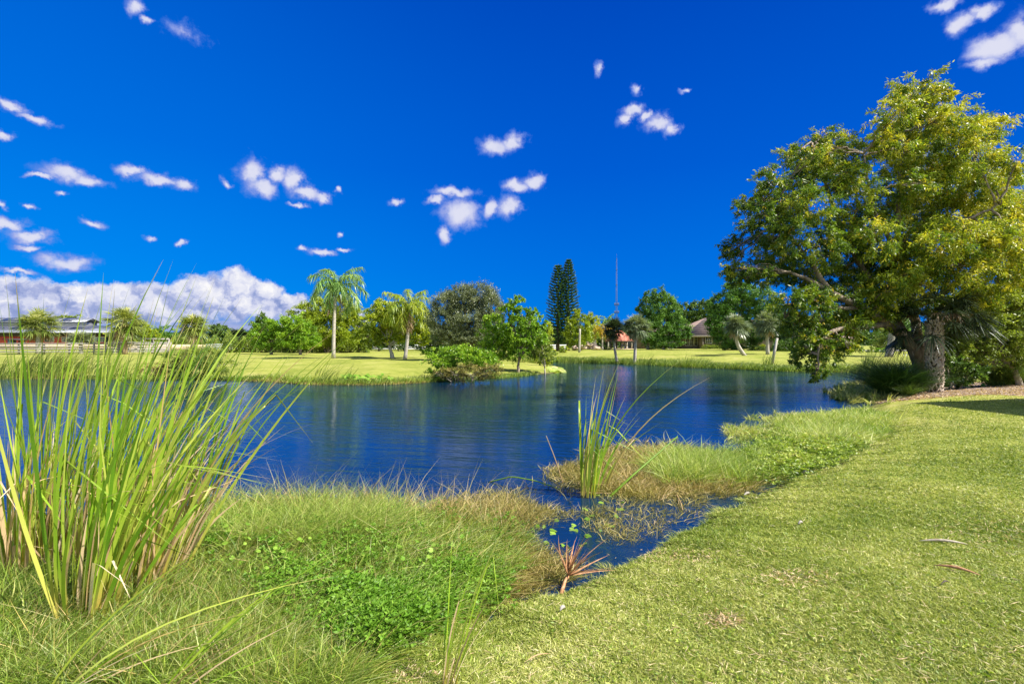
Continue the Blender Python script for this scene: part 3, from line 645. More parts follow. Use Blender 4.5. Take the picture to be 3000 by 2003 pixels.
field('green_marsh_grass', 'upright green marsh grass patch in the shallows', [(1930,1370),(1980,1352),(2120,1348),(2230,1356),(2270,1376),(2190,1405),(2000,1415),(1930,1400)], 26000, .40, .007, 'pale_weed', wmin=.0011, tilt=.4, floor=0., tmean=.62, segs=3, lean=(.08, 0), edge=26, patchy=.4, nsc=3., spray=.3)
field('shore_marsh_grass', 'soft pale green grass filling the corner of the shore', [(2290,1255),(2350,1232),(2450,1220),(2560,1212),(2600,1235),(2585,1262),(2530,1292),(2440,1312),(2330,1300)], 50000, .30, .0075, 'pale_weed', wmin=.0012, tilt=.6, floor=0., tmean=.70, segs=3, edge=18, patchy=.4, nsc=2.)
field('sparse_shore_grass', 'thin straw-coloured grass standing in dark water', [(2130,1262),(2220,1235),(2330,1228),(2360,1262),(2300,1290),(2180,1290)], 9000, .28, .007, 'weed', wmin=.0012, tilt=.7, floor=0., tmean=.8, gap=-.1, edge=24)
field('dark_shore_weed', 'dark leafy weeds between the marsh grass and the lawn', [(2240,1310),(2330,1300),(2440,1320),(2540,1296),(2428,1346),(2300,1390),(2230,1405),(2160,1425),(2200,1380)], 30000, .20, .011, 'weed', wmin=.0014, tilt=1.3, floor=0., tmean=.32, edge=16, spray=1., tuft=7)
field('straw_reeds', 'small straw-coloured reed patch beside the fountain grass', [(2450,1150),(2500,1138),(2590,1138),(2600,1165),(2560,1172),(2470,1168)], 9000, .42, .014, 'weed', wmin=.0012, tilt=.2, floor=0., tmean=.95, segs=3, spray=.2)
# leafy ground cover
def cover(name, label, poly, n, L, h, mat, wmin=.0, floor=None, gap=None):
    q = grass_px(poly, n)+rng.normal(0, 1, (n, 2))*np.array([30, 16]); q[:, 1] = np.minimum(q[:, 1], 2075); x, y, z = Gp(q[:,0], q[:,1])
    if floor is not None: z = np.maximum(z, floor)
    pn = vnoise(x, y, 3., 9)
    if gap is not None:
        k = pn+.6*vnoise(x, y, 9., 10)+rng.normal(0, .2, len(x)) > gap; x, y, z, pn = x[k], y[k], z[k], pn[k]
    N = len(x); d = np.hypot(x, y); z = z+h*rng.uniform(0, 1, N)**.7*(.8+.35*vnoise(x, y, 6., 4))
    reps = 5; X = np.repeat(np.stack([x, y, z], 1), reps, 0); a = np.tile(np.arange(reps)*2*math.pi/reps, N)+np.repeat(rng.uniform(0, 6.28, N), reps)
    u = unit(np.stack([np.cos(a), np.sin(a), rng.normal(.45, .25, N*reps)], 1)); Lv = np.repeat(np.maximum(L, d*wmin)*rng.uniform(.7, 1.3, N), reps)
    mb = MB(); leaves(mb, X, u, Lv, Lv*.42, np.clip(np.repeat(.55+.2*pn+rng.normal(0, .15, N), reps), 0, 1))
    return tag(mb.build(name, M[mat]), label, kind='stuff')
cover('mixed_leafy_weeds', 'scattered small-leaved weeds through the bank grass', [(500,1560),(900,1530),(1300,1530),(1520,1560),(1500,1680),(1400,1780),(1150,1900),(1000,2000),(850,1850),(700,1750)], 12000, .026, .24, 'cover_leaf', gap=.0)
cover('leafy_ground_cover', 'bright green small-leaved ground cover beside the lawn edge', [(1000,1800),(1120,1770),(1280,1740),(1420,1730),(1400,1780),(1300,1830),(1180,1890),(1110,1950),(1010,1940),(960,1880)], 15000, .034, .26, 'cover_leaf')
cover('water_herbs', 'small leafy herbs in the narrow shallow inlet', [(1370,1700),(1440,1640),(1480,1700),(1470,1745),(1420,1790),(1370,1790)], 1300, .034, .16, 'cover_leaf', floor=0., gap=-.1)
cover('flowering_weed', 'low leafy weeds with specks of white bloom', [(2240,1310),(2400,1325),(2500,1305),(2428,1344),(2320,1378),(2230,1400)], 5000, .05, .25, 'weed', floor=0.)
def discs(name, label, poly, n, rad, h, mat, floor=0.):
    q = grass_px(poly, n); x, y, z = Gp(q[:,0], q[:,1]); z = np.maximum(z, floor)+h*rng.uniform(.3, 1, n); mb = MB()
    for i in range(n):
        nn = unit(np.array([rng.normal(.2, .3), rng.normal(-.35, .3), 1.])); u = unit(np.cross(nn, [0, 1., .1])); v = np.cross(nn, u); r_ = rad*rng.uniform(.6, 1.2)
        th = np.linspace(.25, 2*math.pi-.25, 10); c0 = np.array([x[i], y[i], z[i]])
        V = np.vstack([c0-nn*r_*.12, c0+r_*(np.cos(th)[:,None]*u+np.sin(th)[:,None]*v)])
        mb.add(V, tris=[[0, k+1, k+2] for k in range(9)], col=(rng.uniform(.5, 1), .5, rng.uniform()))
    return tag(mb.build(name, M[mat]), label, kind='stuff')
discs('pennywort', 'round bright green leaves scattered through the bank weeds', [(640,1560),(900,1640),(1250,1560),(1400,1560),(1380,1690),(1000,1790),(900,1850),(660,1680)], 70, .020, .26, 'cover_leaf')
discs('lily_pads', 'small round floating leaves in the shallow inlet', [(1740,1440),(1860,1440),(1840,1540),(1700,1600),(1560,1640),(1540,1560)], 34, .035, .01, 'cover_leaf')
discs('pale_lily_pads', 'pale lily pads against the far bank', [(1250-250,1108),(1150,1106),(1150,1120),(1000,1120)], 60, .12, .25, 'cover_leaf')
discs('floating_lilies', 'patch of pale floating leaves off the wooded point', [(1610,1080),(1650,1080),(1652,1092),(1612,1092)], 70, .25, .02, 'pale_weed')
# ragged grass along the far shores
def shore_fringe(name, label, pts, n, wid, L, Wd, mat, inl=0.):
    pts = np.array(pts); seg = np.hypot(*np.diff(pts, axis=0).T); cum = np.concatenate([[0], np.cumsum(seg)]); t = rng.uniform(0, cum[-1], n)
    x = np.interp(t, cum, pts[:,0]); y = np.interp(t, cum, pts[:,1]); a = rng.uniform(0, 6.28, n); rr = wid*rng.uniform(0, 1, n)
    x = x+rr*np.cos(a); y = y+rr*np.sin(a)+inl; z = H(x, y); k = z > -.12; x, y, z = x[k], y[k], z[k]; N = len(x)
    pn = vnoise(x, y, .9, 8)
    mb = MB(); blades(mb, np.stack([x, y, np.maximum(z, 0)-.02], 1), unit(np.stack([rng.normal(.1, .3, N), rng.normal(0, .3, N), np.ones(N)], 1)), L*rng.uniform(.3, 1.1, N)*(1+.5*pn), Wd, np.stack([rng.normal(.2, .2, N), rng.normal(0, .2, N), np.full(N, -.15)], 1), 2,
        tint=np.clip(.45+.3*pn+rng.normal(0, .18, N), 0, 1))
    return tag(mb.build(name, M[mat]), label, kind='stuff')
fp = [w0(*p) for p in far_px]
shore_fringe('far_shore_grass', 'ragged grass along the far left shore', fp[15:], 26000, .8, .30, .035, 'weed', .3)
shore_fringe('far_shore_brown_grass', 'brown wet grass at the waterline of the far left lawn', fp[19:26], 9000, .5, .14, .035, 'brown_weed', .0)
shore_fringe('right_shore_grass', 'bright ragged grass along the shore below the house', fp[:12], 34000, 1.6, .58, .045, 'weed', .6)

# mulch bed round the palm on the right
mx_, my_, mz_ = Gp(np.array([p[0] for p in MULCH_PX]), np.array([p[1] for p in MULCH_PX]))
gx_ = np.linspace(mx_.min(), mx_.max(), 90); gy_ = np.linspace(my_.min(), my_.max(), 60); GX, GY = np.meshgrid(gx_, gy_)
ins = inpoly(np.stack([GX.ravel()+.25*vnoise(GX.ravel(), GY.ravel(), 4., 2), GY.ravel()+.3*vnoise(GX.ravel(), GY.ravel(), 3., 1)], 1), np.stack([mx_, my_], 1)).reshape(GX.shape); GZ = H(GX, GY)+.012
kk = np.arange(GX.size).reshape(GX.shape); cell = ins[:-1,:-1] & ins[1:,:-1] & ins[:-1,1:] & ins[1:,1:]
mb = MB(); mb.add(np.stack([GX, GY, GZ], -1).reshape(-1, 3), np.stack([kk[:-1,:-1][cell], kk[:-1,1:][cell], kk[1:,1:][cell], kk[1:,:-1][cell]], -1))
M['mulch'] = surf('mulch', (.15, .10, .075), (.34, .25, .20), 5, .95, .8, 60, bdist=.03)
tag(mb.build('mulch_bed', M['mulch']), kind='structure')
q = grass_px(MULCH_PX, 5000); x, y, z = Gp(q[:,0], q[:,1]); N = len(x); mb = MB()
leaves(mb, np.stack([x, y, z+.02], 1), unit(np.stack([rng.normal(size=N), rng.normal(size=N), rng.normal(0, .15, N)], 1)), .07, .03, rng.uniform(0, 1, N))
tag(mb.build('leaf_litter', M['dry_reed']), 'dry brown leaf litter on the mulch bed', kind='stuff')

# ------------------------------------------------------------------ foreground cattails
gC = 'cattail clumps on the near left bank'
for lab, px, py, n, L, lean, bx, sp_, ts, dry, fo in [
    ('leftmost cattail clump, upright and pale green at the frame edge', 25, 1690, 34, 2.15, .02, .10, .13, .1, 8, .12),
    ('cattail clump with rusty orange dry bases near the left edge', 105, 1690, 40, 2.2, .06, .2, .15, .12, 20, .15),
    ('cattail clump rising behind the rusty-based ones', 190, 1640, 46, 2.45, .13, .36, .2, 0, 12, .2),
    ('nearest cattail clump, its splayed yellow base standing in pale grass', 265, 1825, 58, 2.35, .15, .36, .14, .05, 6, .22),
    ('dense tall cattail clump in the middle of the left stand', 300, 1660, 52, 2.65, .16, .40, .22, -.05, 10, .2),
    ('cattail clump with a tight green base right of the nearest one', 385, 1745, 36, 2.45, .12, .36, .12, 0, 4, .2),
    ('yellow-based cattail clump at the right foot of the left stand', 450, 1700, 28, 2.4, .2, .44, .15, .1, 12, .25),
    ('cattail clump in the rear of the left stand with many dry leaves', 385, 1570, 42, 2.7, .2, .46, .25, -.05, 26, .25),
    ('dark green upright cattail clump at the right end of the stand', 560, 1560, 22, 2.5, .12, .26, .13, -.3, 8, .1),
    ('sparse cattails blown far over the water to the right', 560, 1540, 12, 2.7, .34, .62, .15, -.15, 6, .2)]:
    x, y, z = G1(px, py)
    reed_clump('cattail_clump', lab, gC, (x, y, max(z, 0)), int(n*1.2), L*.88, .020, lean*.60, sp_*1.1, 'reed', bx*.45, .20, 9, int(dry*2.2), .14, 'cattails', 0., fo, ts+.10)
# cattails standing in the water, centre
c0 = w0(1722, 1452)
reed_clump('cattail_clump', 'cattail clump standing alone in the open shallow water', None, (c0[0], c0[1], -.15), 30, 2.2, .036, .03, .10, 'reed', .10, .28, 10, 5, .07, 'cattails', 0., .10, .12, .9)
c1 = w0(1760, 1440)
reed_clump('reed_leaves', 'few long cattail leaves arching right over the pond', None, (c1[0]-.05, c1[1], -.1), 9, 2.1, .028, .16, .08, 'reed', .30, .3, 10, 0, .08, 'cattails', 0., .1, .25)
def stalk(name, label, pts, r0, r1, mat, cat, tipdry=False):
    mb = MB(); pts = np.array(pts, float); t = np.linspace(0, 1, len(pts)); tt = np.linspace(0, 1, 14)
    pp = np.stack([np.interp(tt, t, pts[:,k]) for k in range(3)], 1); mb.tube(pp, np.linspace(r0, r1, 14), 6, col=(.4, .4, .4))
    return tag(mb.build(name, M[mat], smooth=True), label, cat)
s0 = w0(1775, 1455); e0 = P(1985, 1278, 7.6)
stalk('bent_stalk', 'long dark cattail stalk leaning right out of the water', [(s0[0], s0[1], -.05), P(1850, 1395, 7.1), e0], .022, .008, 'reed', 'stalk')
stalk('dry_stalk', 'thin dry brown stalk leaning left of the cattails', [P(1654, 1418, 7.6)+np.array([0, 0, -.05]), P(1625, 1340, 7.6), P(1600, 1276, 7.6)], .010, .005, 'dry_reed', 'stalk')
stalk('floating_stalk', 'yellow-green reed arching just over the water left of the cattails', [P(1430, 1412, 7.7), P(1500, 1395, 7.6), P(1570, 1408, 7.5), P(1640, 1432, 7.3)], .010, .007, 'reed', 'stalk')
for i, (pp, lab) in enumerate([(((1700,1390),(1760,1382),(1850,1385)), 'dry reed lying across the brown marsh grass'), (((1690,1448),(1750,1450),(1800,1452)), 'dry reed lying on the water at the foot of the cattails'),
        (((1980,1450),(1995,1480),(2000,1500)), 'short rusty reed piece in the shallows by the lawn')]):
    stalk('fallen_reed', lab, [P(a, b, CH*F/(b-HY))+np.array([0, 0, .03]) for a, b in pp], .010, .006, 'dry_reed', 'reed')
# lone thin cattail at the bottom middle
x, y, z = G1(1320, 1990)
reed_clump('reed_clump', 'slender reed tuft with curled tips in front of the bottom edge', None, (x, y-.08, z), 15, 1.12, .010, .16, .04, 'reed', .18, .35, 10, 4, .06, 'reeds', .5, .12, .1)
x, y, z = G1(860, 2040); reed_clump('reed_clump', 'small upright yellow-green reed tuft at the bottom of the frame', None, (x, y, z), 6, .5, .012, .0, .04, 'reed', .05, .1, 6, 0, .08, 'reeds', 0, .1, .2)
x, y, z = G1(180, 2040); reed_clump('reed_clump', 'pale arching reeds low at the bottom left', None, (x, y-.1, z), 14, 1.15, .012, .5, .12, 'reed', .5, .1, 9, 5, .1, 'reeds', .1, .2, .25)
x, y, z = G1(480, 2060); reed_clump('reed_clump', 'long reed leaves bent flat across the bottom left grass', None, (x, y-.05, z), 9, 1.0, .010, .7, .08, 'reed', .45, .0, 9, 5, .1, 'reeds', .2, .2, .2)
# dead palm frond at the lawn edge
x, y, z = G1(1660, 1720); mb = MB(); n = 34
d0 = unit(np.stack([rng.normal(.10, .28, n), rng.normal(0, .2, n), np.ones(n)], 1)); d0[:8] = unit(np.stack([rng.uniform(.6, 1, 8), rng.normal(0, .3, 8), rng.uniform(.2, .8, 8)], 1))
rt = empty('dead_palm_frond', (x, y, z), 'dead rust-brown palm frond standing in the water at the lawn edge', 'palm frond')
hubf = np.array([x+.02, y+.05, .08])
blades(mb, np.tile(hubf, (n, 1)), d0, rng.uniform(.2, .46, n), .014, np.stack([rng.normal(.1, .15, n), rng.normal(0, .1, n), np.full(n, -.12)], 1), 5, tint=rng.uniform(0, 1, n)); mb.build('leaf_fan', M['brown_leaf'], rt)
mb = MB(); mb.tube([hubf, hubf+np.array([-.03, -.04, -.02]), np.array([x-.07, y-.12, h1(x-.07, y-.12)+.0])], [.012, .014, .02], 6); mb.build('stem', M['brown_leaf'], rt, smooth=True)
def litter(name, label, pa, pb, wd, mat, cat='leaf', arch=.02):
    a = G1(*pa); b = G1(*pb); mb = MB(); t = np.linspace(0, 1, 9)[:, None]; p = a+(b-a)*t; p[:, 2] += .018+arch*np.sin(t[:, 0]*math.pi)
    mb.tube(p, wd*np.clip(np.sin(np.linspace(.15, 3.0, 9)), .15, 1), 6); o = mb.build(name, M[mat], smooth=True); return tag(o, label, cat)
litter('palm_boot', 'curved grey-brown dead leaf lying on the lawn at right', (2690,1590), (2835,1600), .012, 'twig')
litter('palm_boot', 'straight rust-brown dead leaf on the lawn, the lower of two', (2735,1662), (2872,1692), .011, 'brown_leaf')
litter('fallen_stick', 'pale dry stick on the lawn near the bottom middle', (1535,1950), (1612,1922), .004, 'dry_reed')
litter('fallen_stick', 'short dark twig lying on the lawn at right', (2755,1722), (2782,1714), .006, 'dark_bark')
litter('dry_leaf', 'small white-brown curled leaf on the lawn near the inlet', (1640,1795), (1656,1786), .014, 'pale_bark')
litter('dry_leaf', 'tiny pale leaf on the upper middle of the lawn', (2338,1541), (2352,1537), .014, 'pale_bark')
litter('driftwood', 'pale stick at the water edge along the lawn', (2178,1454), (2200,1447), .018, 'pale_bark')
litter('driftwood', 'small pale stick on the shore below the marsh grass', (2350,1387), (2366,1383), .018, 'pale_bark')
# broadleaf weeds and brighter tufts in the lawn
q = grass_px(LAWN_PX, 900); q = q[~inpoly(q, MULCH_PX)]; x, y, z = Gp(q[:,0], q[:,1]); k = (sdist(x, y) > .15) & (vnoise(x, y, 1.1, 21)+rng.normal(0, .3, len(x)) > .15); x, y, z = x[k], y[k], z[k]; N = len(x); reps = 7
a = rng.uniform(0, 6.28, N*reps); mb = MB(); leaves(mb, np.repeat(np.stack([x, y, z+.012], 1), reps, 0)+rng.normal(0, .02, (N*reps, 3))*np.array([1, 1, .2]), unit(np.stack([np.cos(a), np.sin(a), rng.uniform(.1, .7, N*reps)], 1)), rng.uniform(.018, .04, N*reps), .010, rng.uniform(.2, .9, N*reps))
tag(mb.build('lawn_weeds', M['weed']), 'small broadleaf weeds scattered through the near lawn', kind='stuff')
q = grass_px(LAWN_PX, 1800); x, y, z = Gp(q[:,0], q[:,1]); k = (sdist(x, y) > .1) & ~inpoly(q, MULCH_PX); x, y, z = x[k], y[k], z[k]; N = len(x); mb = MB()
leaves(mb, np.stack([x, y, z+.03], 1), unit(np.stack([rng.normal(size=N), rng.normal(size=N), rng.normal(.1, .2, N)], 1)), rng.uniform(.03, .09, N), .003, rng.uniform(.5, 1, N)); tag(mb.build('dry_clippings', M['dry_reed']), 'thin pale dry clippings lying in the lawn', kind='stuff')
# dry bare patches and thatch in the lawn
mb = MB()
for (cx_, cy_, rx_, ry_) in [(2330,1695,50,12),(2120,1820,24,10),(1990,1632,60,10),(2900,1560,90,25),(1140,1985,60,16)]:
    n = 260; px = cx_+rng.normal(0, rx_*1.2, n); py = np.minimum(cy_+rng.normal(0, ry_*1.2, n), 2060); x, y, z = Gp(px, py)
    leaves(mb, np.stack([x, y, z+.012], 1), unit(np.stack([rng.normal(size=n), rng.normal(size=n), rng.normal(.25, .25, n)], 1)), .04, .006, rng.uniform(.4, 1, n))
tag(mb.build('dry_thatch', M['dry_reed']), 'patches of straw-coloured thatch in the lawn', kind='stuff')
# ------------------------------------------------------------------ far left bank: reeds, bushes, palms, barn, fences
gF = 'reed stands on the far bank'
for lab, px, d, n, L, lean, wd, sp_ in [
    ('dense reed stand on the far bank at the left frame edge', 30, 29.2, 150, 1.9, .2, .035, 1.0), ('dense reed stand below the left fence, second from the left edge', 110, 29.3, 170, 2.1, .2, .035, 1.0),
    ('tall windblown reed stand in front of the barn', 190, 29.4, 170, 2.1, .2, .035, 1.0), ('shorter reed stand right of the barn palm', 275, 29.3, 110, 1.7, .12, .035, .9),
    ('low reed stand at the right end of the far left reed bed', 355, 29.3, 70, 1.5, .1, .035, .8),
    ('reed tuft on the far bank in front of the tall queen palm', 940, 25.6, 34, 1.45, .14, .03, .35), ('thin reed wisps right of the queen palm reed tuft', 985, 25.8, 12, 1.2, .16, .03, .3), ('lone sparse reeds at the middle of the far lawn shore', 1025, 25.6, 9, 1.1, .16, .03, .2)]:
    b = Gd(px, d); reed_clump('reed_stand', lab, gF, b, n, L, wd, lean, sp_, 'far_reed', .30, .08, 5, 0, .12, 'reeds', 0, .2, 0)
for lab, px, d, n, L, sp_ in [('tall green reed thicket left of the utility post across the cove', 1668, 50, 160, 2.0, 1.1), ('reeds standing behind the wooded point', 1500, 46, 120, 2.0, 1.6), ('yellowish reeds on the cove shore left of the thicket', 1560, 47, 90, 2.0, 1.2),
    ('reed tuft on the shore in front of the gazebo', 1845, 47, 50, 1.3, .7), ('reed tuft on the far shore right of the gazebo palms', 1885, 46.5, 60, 1.4, .7), ('low reed tuft on the shore left of the crooked palm', 1790, 49, 40, .9, .8),
    ('sparse cattails on the shore under the house lawn', 2010, 42.5, 26, 1.6, .5), ('second group of sparse cattails under the house lawn', 2045, 41.5, 20, 1.6, .5), ('low shore reeds between the two cattail groups and the gazebo', 1950, 43, 60, .9, 1.3),
    ('reed tuft beside the leaning grey trunk', 2245, 39, 36, 1.5, .4), ('windblown reed tuft behind the hanging branch', 2545, 35.3, 70, 1.9, .4)]:
    b = Gd(px, d); reed_clump('reed_stand', lab, gF, b, n, L, .04, .12, sp_, 'far_reed', .18, .08, 4, 0, .1, 'reeds', 0, .2, 0)
gB = 'bushes on the far bank'
tree('shrub', 'dark rounded bush with bare twigs on the far left bank', 'bush', gB, (575,None), 27.5, [(530,1058,50,30),(590,1050,55,32),(640,1062,45,30),(560,1080,60,22)], (.07,.03), 'olive_tree', 2.6, .05, 'twig', .2, stems=3, twigs=8)
tree('shrub', 'straggly grey-brown bush left of the dark rounded bush', 'bush', gB, (470,None), 27.6, [(450,1080,40,20),(500,1085,40,20)], (.07,.03), 'brown_weed', 1.3, .04, 'twig', .2, stems=3, twigs=12)
tree('shrub', 'bright green spreading shrub at the edge of the wooded point', 'bush', gB, (1340,None), 27.6, [(1290,1052,40,26),(1340,1042,50,26),(1390,1050,45,28),(1420,1068,35,24),(1300,1078,40,22)], (.10,.05), 'bright_tree', 3.6, .05, 'twig', .2, stems=3, twigs=4)
tree('shrub', 'brown half-dead undergrowth hanging over the water under the bright shrub', 'bush', gB, (1370,None), 26.6, [(1340,1092,40,18),(1390,1090,45,20),(1430,1085,35,20),(1290,1095,25,12)], (.09,.03), 'brown_weed', 1.8, .05, 'twig', .2, stems=3, twigs=16, tmean=.35)
tree('shrub', 'low green shrub row behind the dark oak, left part', 'bush', gB, (1260,None), 44, [(1255,1030,20,10),(1285,1030,25,12),(1310,1032,20,10)], (.12,.06), 'bright_tree', 3.5, .05, stems=2)
tree('shrub', 'small low bush on the cove bank between the trees', 'bush', gB, (1590,None), 40, [(1585,1050,18,18),(1610,1040,18,22)], (.10,.06), 'yellow_tree', 3., .05, stems=2)

gS = 'sabal palms in front of the barn'
fan_palm('sabal_palm', 'sabal palm in front of the red barn', gS, 112, 62, (113,948), 56, 'sabal', .24, dead=14)
fan_palm('sabal_palm', 'sabal palm with a shaggy brown skirt right of the barn', gS, 366, 60, (366,942), 56, 'sabal', .24, dead=16, bark='dead_palm')
fan_palm('sabal_palm', 'round-headed sabal palm standing alone right of the grey gate', gS, 566, 58, (567,955), 47, 'sabal', .24, dead=12, bark='grey_bark')
fan_palm('palmetto', 'low bushy palmetto in front of the barn wall', 'palmettos', 237, 64, (237,1000), 40, 'sabal_grey', .2, dead=0, low=-.1, nf=40, cat='palmetto')
fan_palm('palmetto', 'low dark palmetto behind the white rail fence', 'palmettos', 701, 75, (701,985), 34, 'sabal_dark', .2, dead=0, low=-.1, nf=36, cat='palmetto')
fan_palm('palmetto', 'small palmetto under the shaggy-skirted palm', 'palmettos', 335, 66, (335,995), 26, 'sabal_dark', .2, dead=0, low=-.1, nf=24, cat='palmetto')
gT = 'trees along the far side of the property'
T = tree
T('tree', 'pale olive treetop showing above the barn roof', 'tree', gT, (195,None), 150, [(180,932,18,8),(225,932,14,8),(200,945,30,16)], (.4,.25), 'olive_tree', 3.5, .2, twigs=1)
T('tree', 'yellow-green bushy tree behind the shaggy-skirted palm', 'tree', gT, (412,None), 80, [(405,965,28,22),(430,980,28,22),(395,990,35,20),(345,990,30,22)], (.22,.13), 'yellow_tree', 4, .15)
T('tree', 'rounded green tree between the two right sabal palms', 'tree', gT, (485,None), 120, [(485,975,30,16),(505,990,35,16),(465,995,35,14)], (.3,.18), 'pine_tree', 4, .2)
T('tree', 'umbrella-shaped dark oak right of the lone sabal palm', 'tree', gT, (636,None), 110, [(622,970,20,14),(650,970,22,14),(636,962,24,12),(625,988,22,14),(655,990,20,14)], (.26,.16), 'dark_tree', 4, .2)
T('tree', 'slim dark tree rising behind the bright round trees', 'tree', gT, (766,None), 78, [(765,935,14,16),(760,960,22,25),(770,985,25,25)], (.22,.13), 'dark_tree', 4, .15)
T('tree', 'bright green round tree, left of the bright pair', 'tree', gT, (795,None), 60, [(785,965,36,26),(825,955,36,28),(800,990,50,26),(760,985,26,24)], (.16,.10), 'bright_tree', 3.8, .16)
T('tree', 'bright green round tree, right of the bright pair', 'tree', gT, (880,None), 59, [(870,955,36,28),(900,975,34,28),(855,985,36,28),(890,1000,38,22)], (.16,.10), 'bright_tree', 3.8, .16)
T('tree', 'tall feathery yellow-green tree behind the queen palm', 'tree', gT, (960,None), 68, [(925,885,18,18),(890,915,36,30),(940,910,40,36),(1000,905,42,34),(1030,920,22,30),(960,950,60,36),(930,985,50,32),(1000,975,45,36)], (.20,.08), 'yellow_tree', 3.6, .16, stems=2, droop=.5, tmean=.42)
T('tree', 'dark leafy tree between the queen palms', 'tree', gT, (1050,None), 72, [(1060,945,28,18),(1040,970,40,26),(1075,985,36,26),(1030,1000,40,18)], (.20,.12), 'olive_tree', 3.8, .16, tmean=.35)
T('tree', 'yellow-green broad-leaved tree with a leaning pale trunk', 'tree', gT, (1152,None), 47.5, [(1125,905,30,26),(1100,945,42,30),(1160,930,42,34),(1085,985,36,22),(1140,975,44,26),(1200,970,44,30),(1230,985,26,24),(1215,940,26,26)], (.17,.12), 'yellow_tree', 3.6, .15, 'pale_bark', .40, lean=-.4)
T('tree', 'broad grey-green oak with fine upright twigs', 'tree', gT, (1386,None), 42, [(1310,900,42,36),(1355,880,42,38),(1405,870,44,34),(1440,905,34,42),(1300,945,44,38),(1365,935,50,40),(1425,950,42,38),(1335,985,46,28),(1400,985,50,28),(1285,980,28,28)], (.12,.05), 'oak', 3.4, .24, 'dark_bark', .30, droop=-.5, sub=1.6)
T('tree', 'light green multi-stemmed tree leaning over the point', 'tree', gT, (1437,None), 34, [(1450,950,30,28),(1435,990,34,32),(1480,985,36,34),(1450,1025,38,22),(1500,1030,34,26)], (.11,.07), 'bright_tree', 3.0, .09, 'bark', .25, stems=3)
T('tree', 'tall light green tree near the tip of the wooded point', 'tree', gT, (1518,None), 33, [(1512,890,22,24),(1490,915,26,26),(1530,920,24,26),(1560,915,14,16),(1505,955,36,32),(1550,950,28,30),(1580,945,16,22),(1525,990,38,30),(1570,985,28,28),(1520,1025,30,26)], (.11,.07), 'bright_tree', 2.8, .09, 'bark', .25, tmean=.45)
T('tree', 'thin leafy sapling at the very tip of the wooded point', 'tree', gT, (1597,None), 33.5, [(1590,1000,26,24),(1600,1030,24,24),(1575,1030,22,24)], (.10,.06), 'olive_tree', 2.6, .05, 'twig', .25, tmean=.6)
T('tree', 'young yellow-green palm-like tree right of the point', 'tree', gT, (1608,None), 60, [(1605,960,10,18),(1606,985,12,20)], (.16,.08), 'yellow_tree', 3.5, .07)
T('tree', 'dark hedge-like trees behind the white fence, centre left', 'tree', gT, (1110,None), 82, [(1110,1000,40,20),(1160,1005,40,18),(1060,1005,40,16)], (.25,.15), 'dark_tree', 4, .14)
T('tree', 'dark trees behind the grey-green oak', 'tree', gT, (1270,None), 80, [(1270,985,40,34),(1250,1005,40,20),(1320,1000,45,22),(1380,1000,45,20)], (.25,.15), 'dark_tree', 3.6, .16)
T('tree', 'dark trees behind the wooded point', 'tree', gT, (1480,None), 85, [(1450,990,40,24),(1500,1000,40,20),(1560,995,40,24)], (.25,.15), 'olive_tree', 3.4, .16, tmean=.35)
T('tree', 'sunlit yellow-green tree right of the twin pines', 'tree', gT, (1700,None), 78, [(1695,925,16,18),(1700,955,26,28),(1690,985,34,26),(1670,960,16,26)], (.22,.10), 'yellow_tree', 3.6, .12, tmean=.35)
T('tree', 'narrow feathery tree behind the rock pile', 'tree', gT, (1740,None), 92, [(1732,930,14,16),(1738,950,18,20),(1735,975,20,20)], (.24,.10), 'yellow_tree', 3.6, .1, 'pale_bark', droop=.6, tmean=.5)
T('tree', 'dark woodland tree behind the rock pile, left', 'tree', gT, (1715,None), 108, [(1710,985,30,22),(1740,1000,30,16)], (.3,.2), 'dark_tree', 3.6, .15)
T('tree', 'dark woodland tree behind the rock pile, right', 'tree', gT, (1775,None), 110, [(1770,985,30,20),(1800,1000,30,16)], (.3,.2), 'dark_tree', 3.6, .15)
gP = 'tall clumpy evergreen trees by the house'
T('evergreen_tree', 'spire-topped clumpy evergreen left of the house', 'tree', gP, (1898,None), 84, [(1896,868,9,16),(1893,895,18,24),(1877,905,12,14),(1900,935,26,30),(1890,970,26,28)], (.22,.10), 'pine_tree', 4, .2, 'grey_bark', tmean=.42)
T('evergreen_tree', 'broad clumpy evergreen in front of the left house wing', 'tree', gP, (1945,None), 82, [(1930,862,20,20),(1950,885,26,26),(1925,905,30,28),(1970,915,22,28),(1945,945,38,26),(1985,955,30,26),(1965,975,40,20),(2000,975,20,18),(1905,975,34,28),(1875,955,22,28),(1950,1000,40,16)], (.22,.10), 'pine_tree', 4.2, .2, 'grey_bark', tmean=.52)
T('tree', 'distant oak rising behind the house roof, left', 'tree', gP, (2010,None), 125, [(2010,905,30,22),(2035,915,30,26)], (.34,.22), 'dark_tree', 4, .3)
T('tree', 'distant oak rising behind the house roof, right', 'tree', gP, (2065,None), 125, [(2060,905,34,20),(2085,918,26,24),(2040,930,30,20)], (.34,.22), 'dark_tree', 4, .3)
T('evergreen_tree', 'tall full evergreen in front of the house middle', 'tree', gP, (2165,None), 76, [(2160,845,30,26),(2190,860,28,24),(2130,880,34,28),(2175,890,38,30),(2115,915,28,30),(2150,930,40,32),(2200,915,28,34),(2115,955,30,28),(2160,970,40,26),(2120,985,28,22),(2095,950,22,30),(2205,975,34,28),(2150,1000,42,16),(2105,890,24,26)], (.20,.10), 'pine_tree', 4.2, .22, 'grey_bark', tmean=.45)
T('evergreen_tree', 'thin grey-stemmed evergreen behind the hanging branches', 'tree', gP, (2250,None), 74, [(2240,880,26,40),(2260,925,30,36),(2250,965,34,30),(2290,950,34,40)], (.20,.10), 'pine_tree', 3.6, .16, 'pale_bark', tmean=.35)
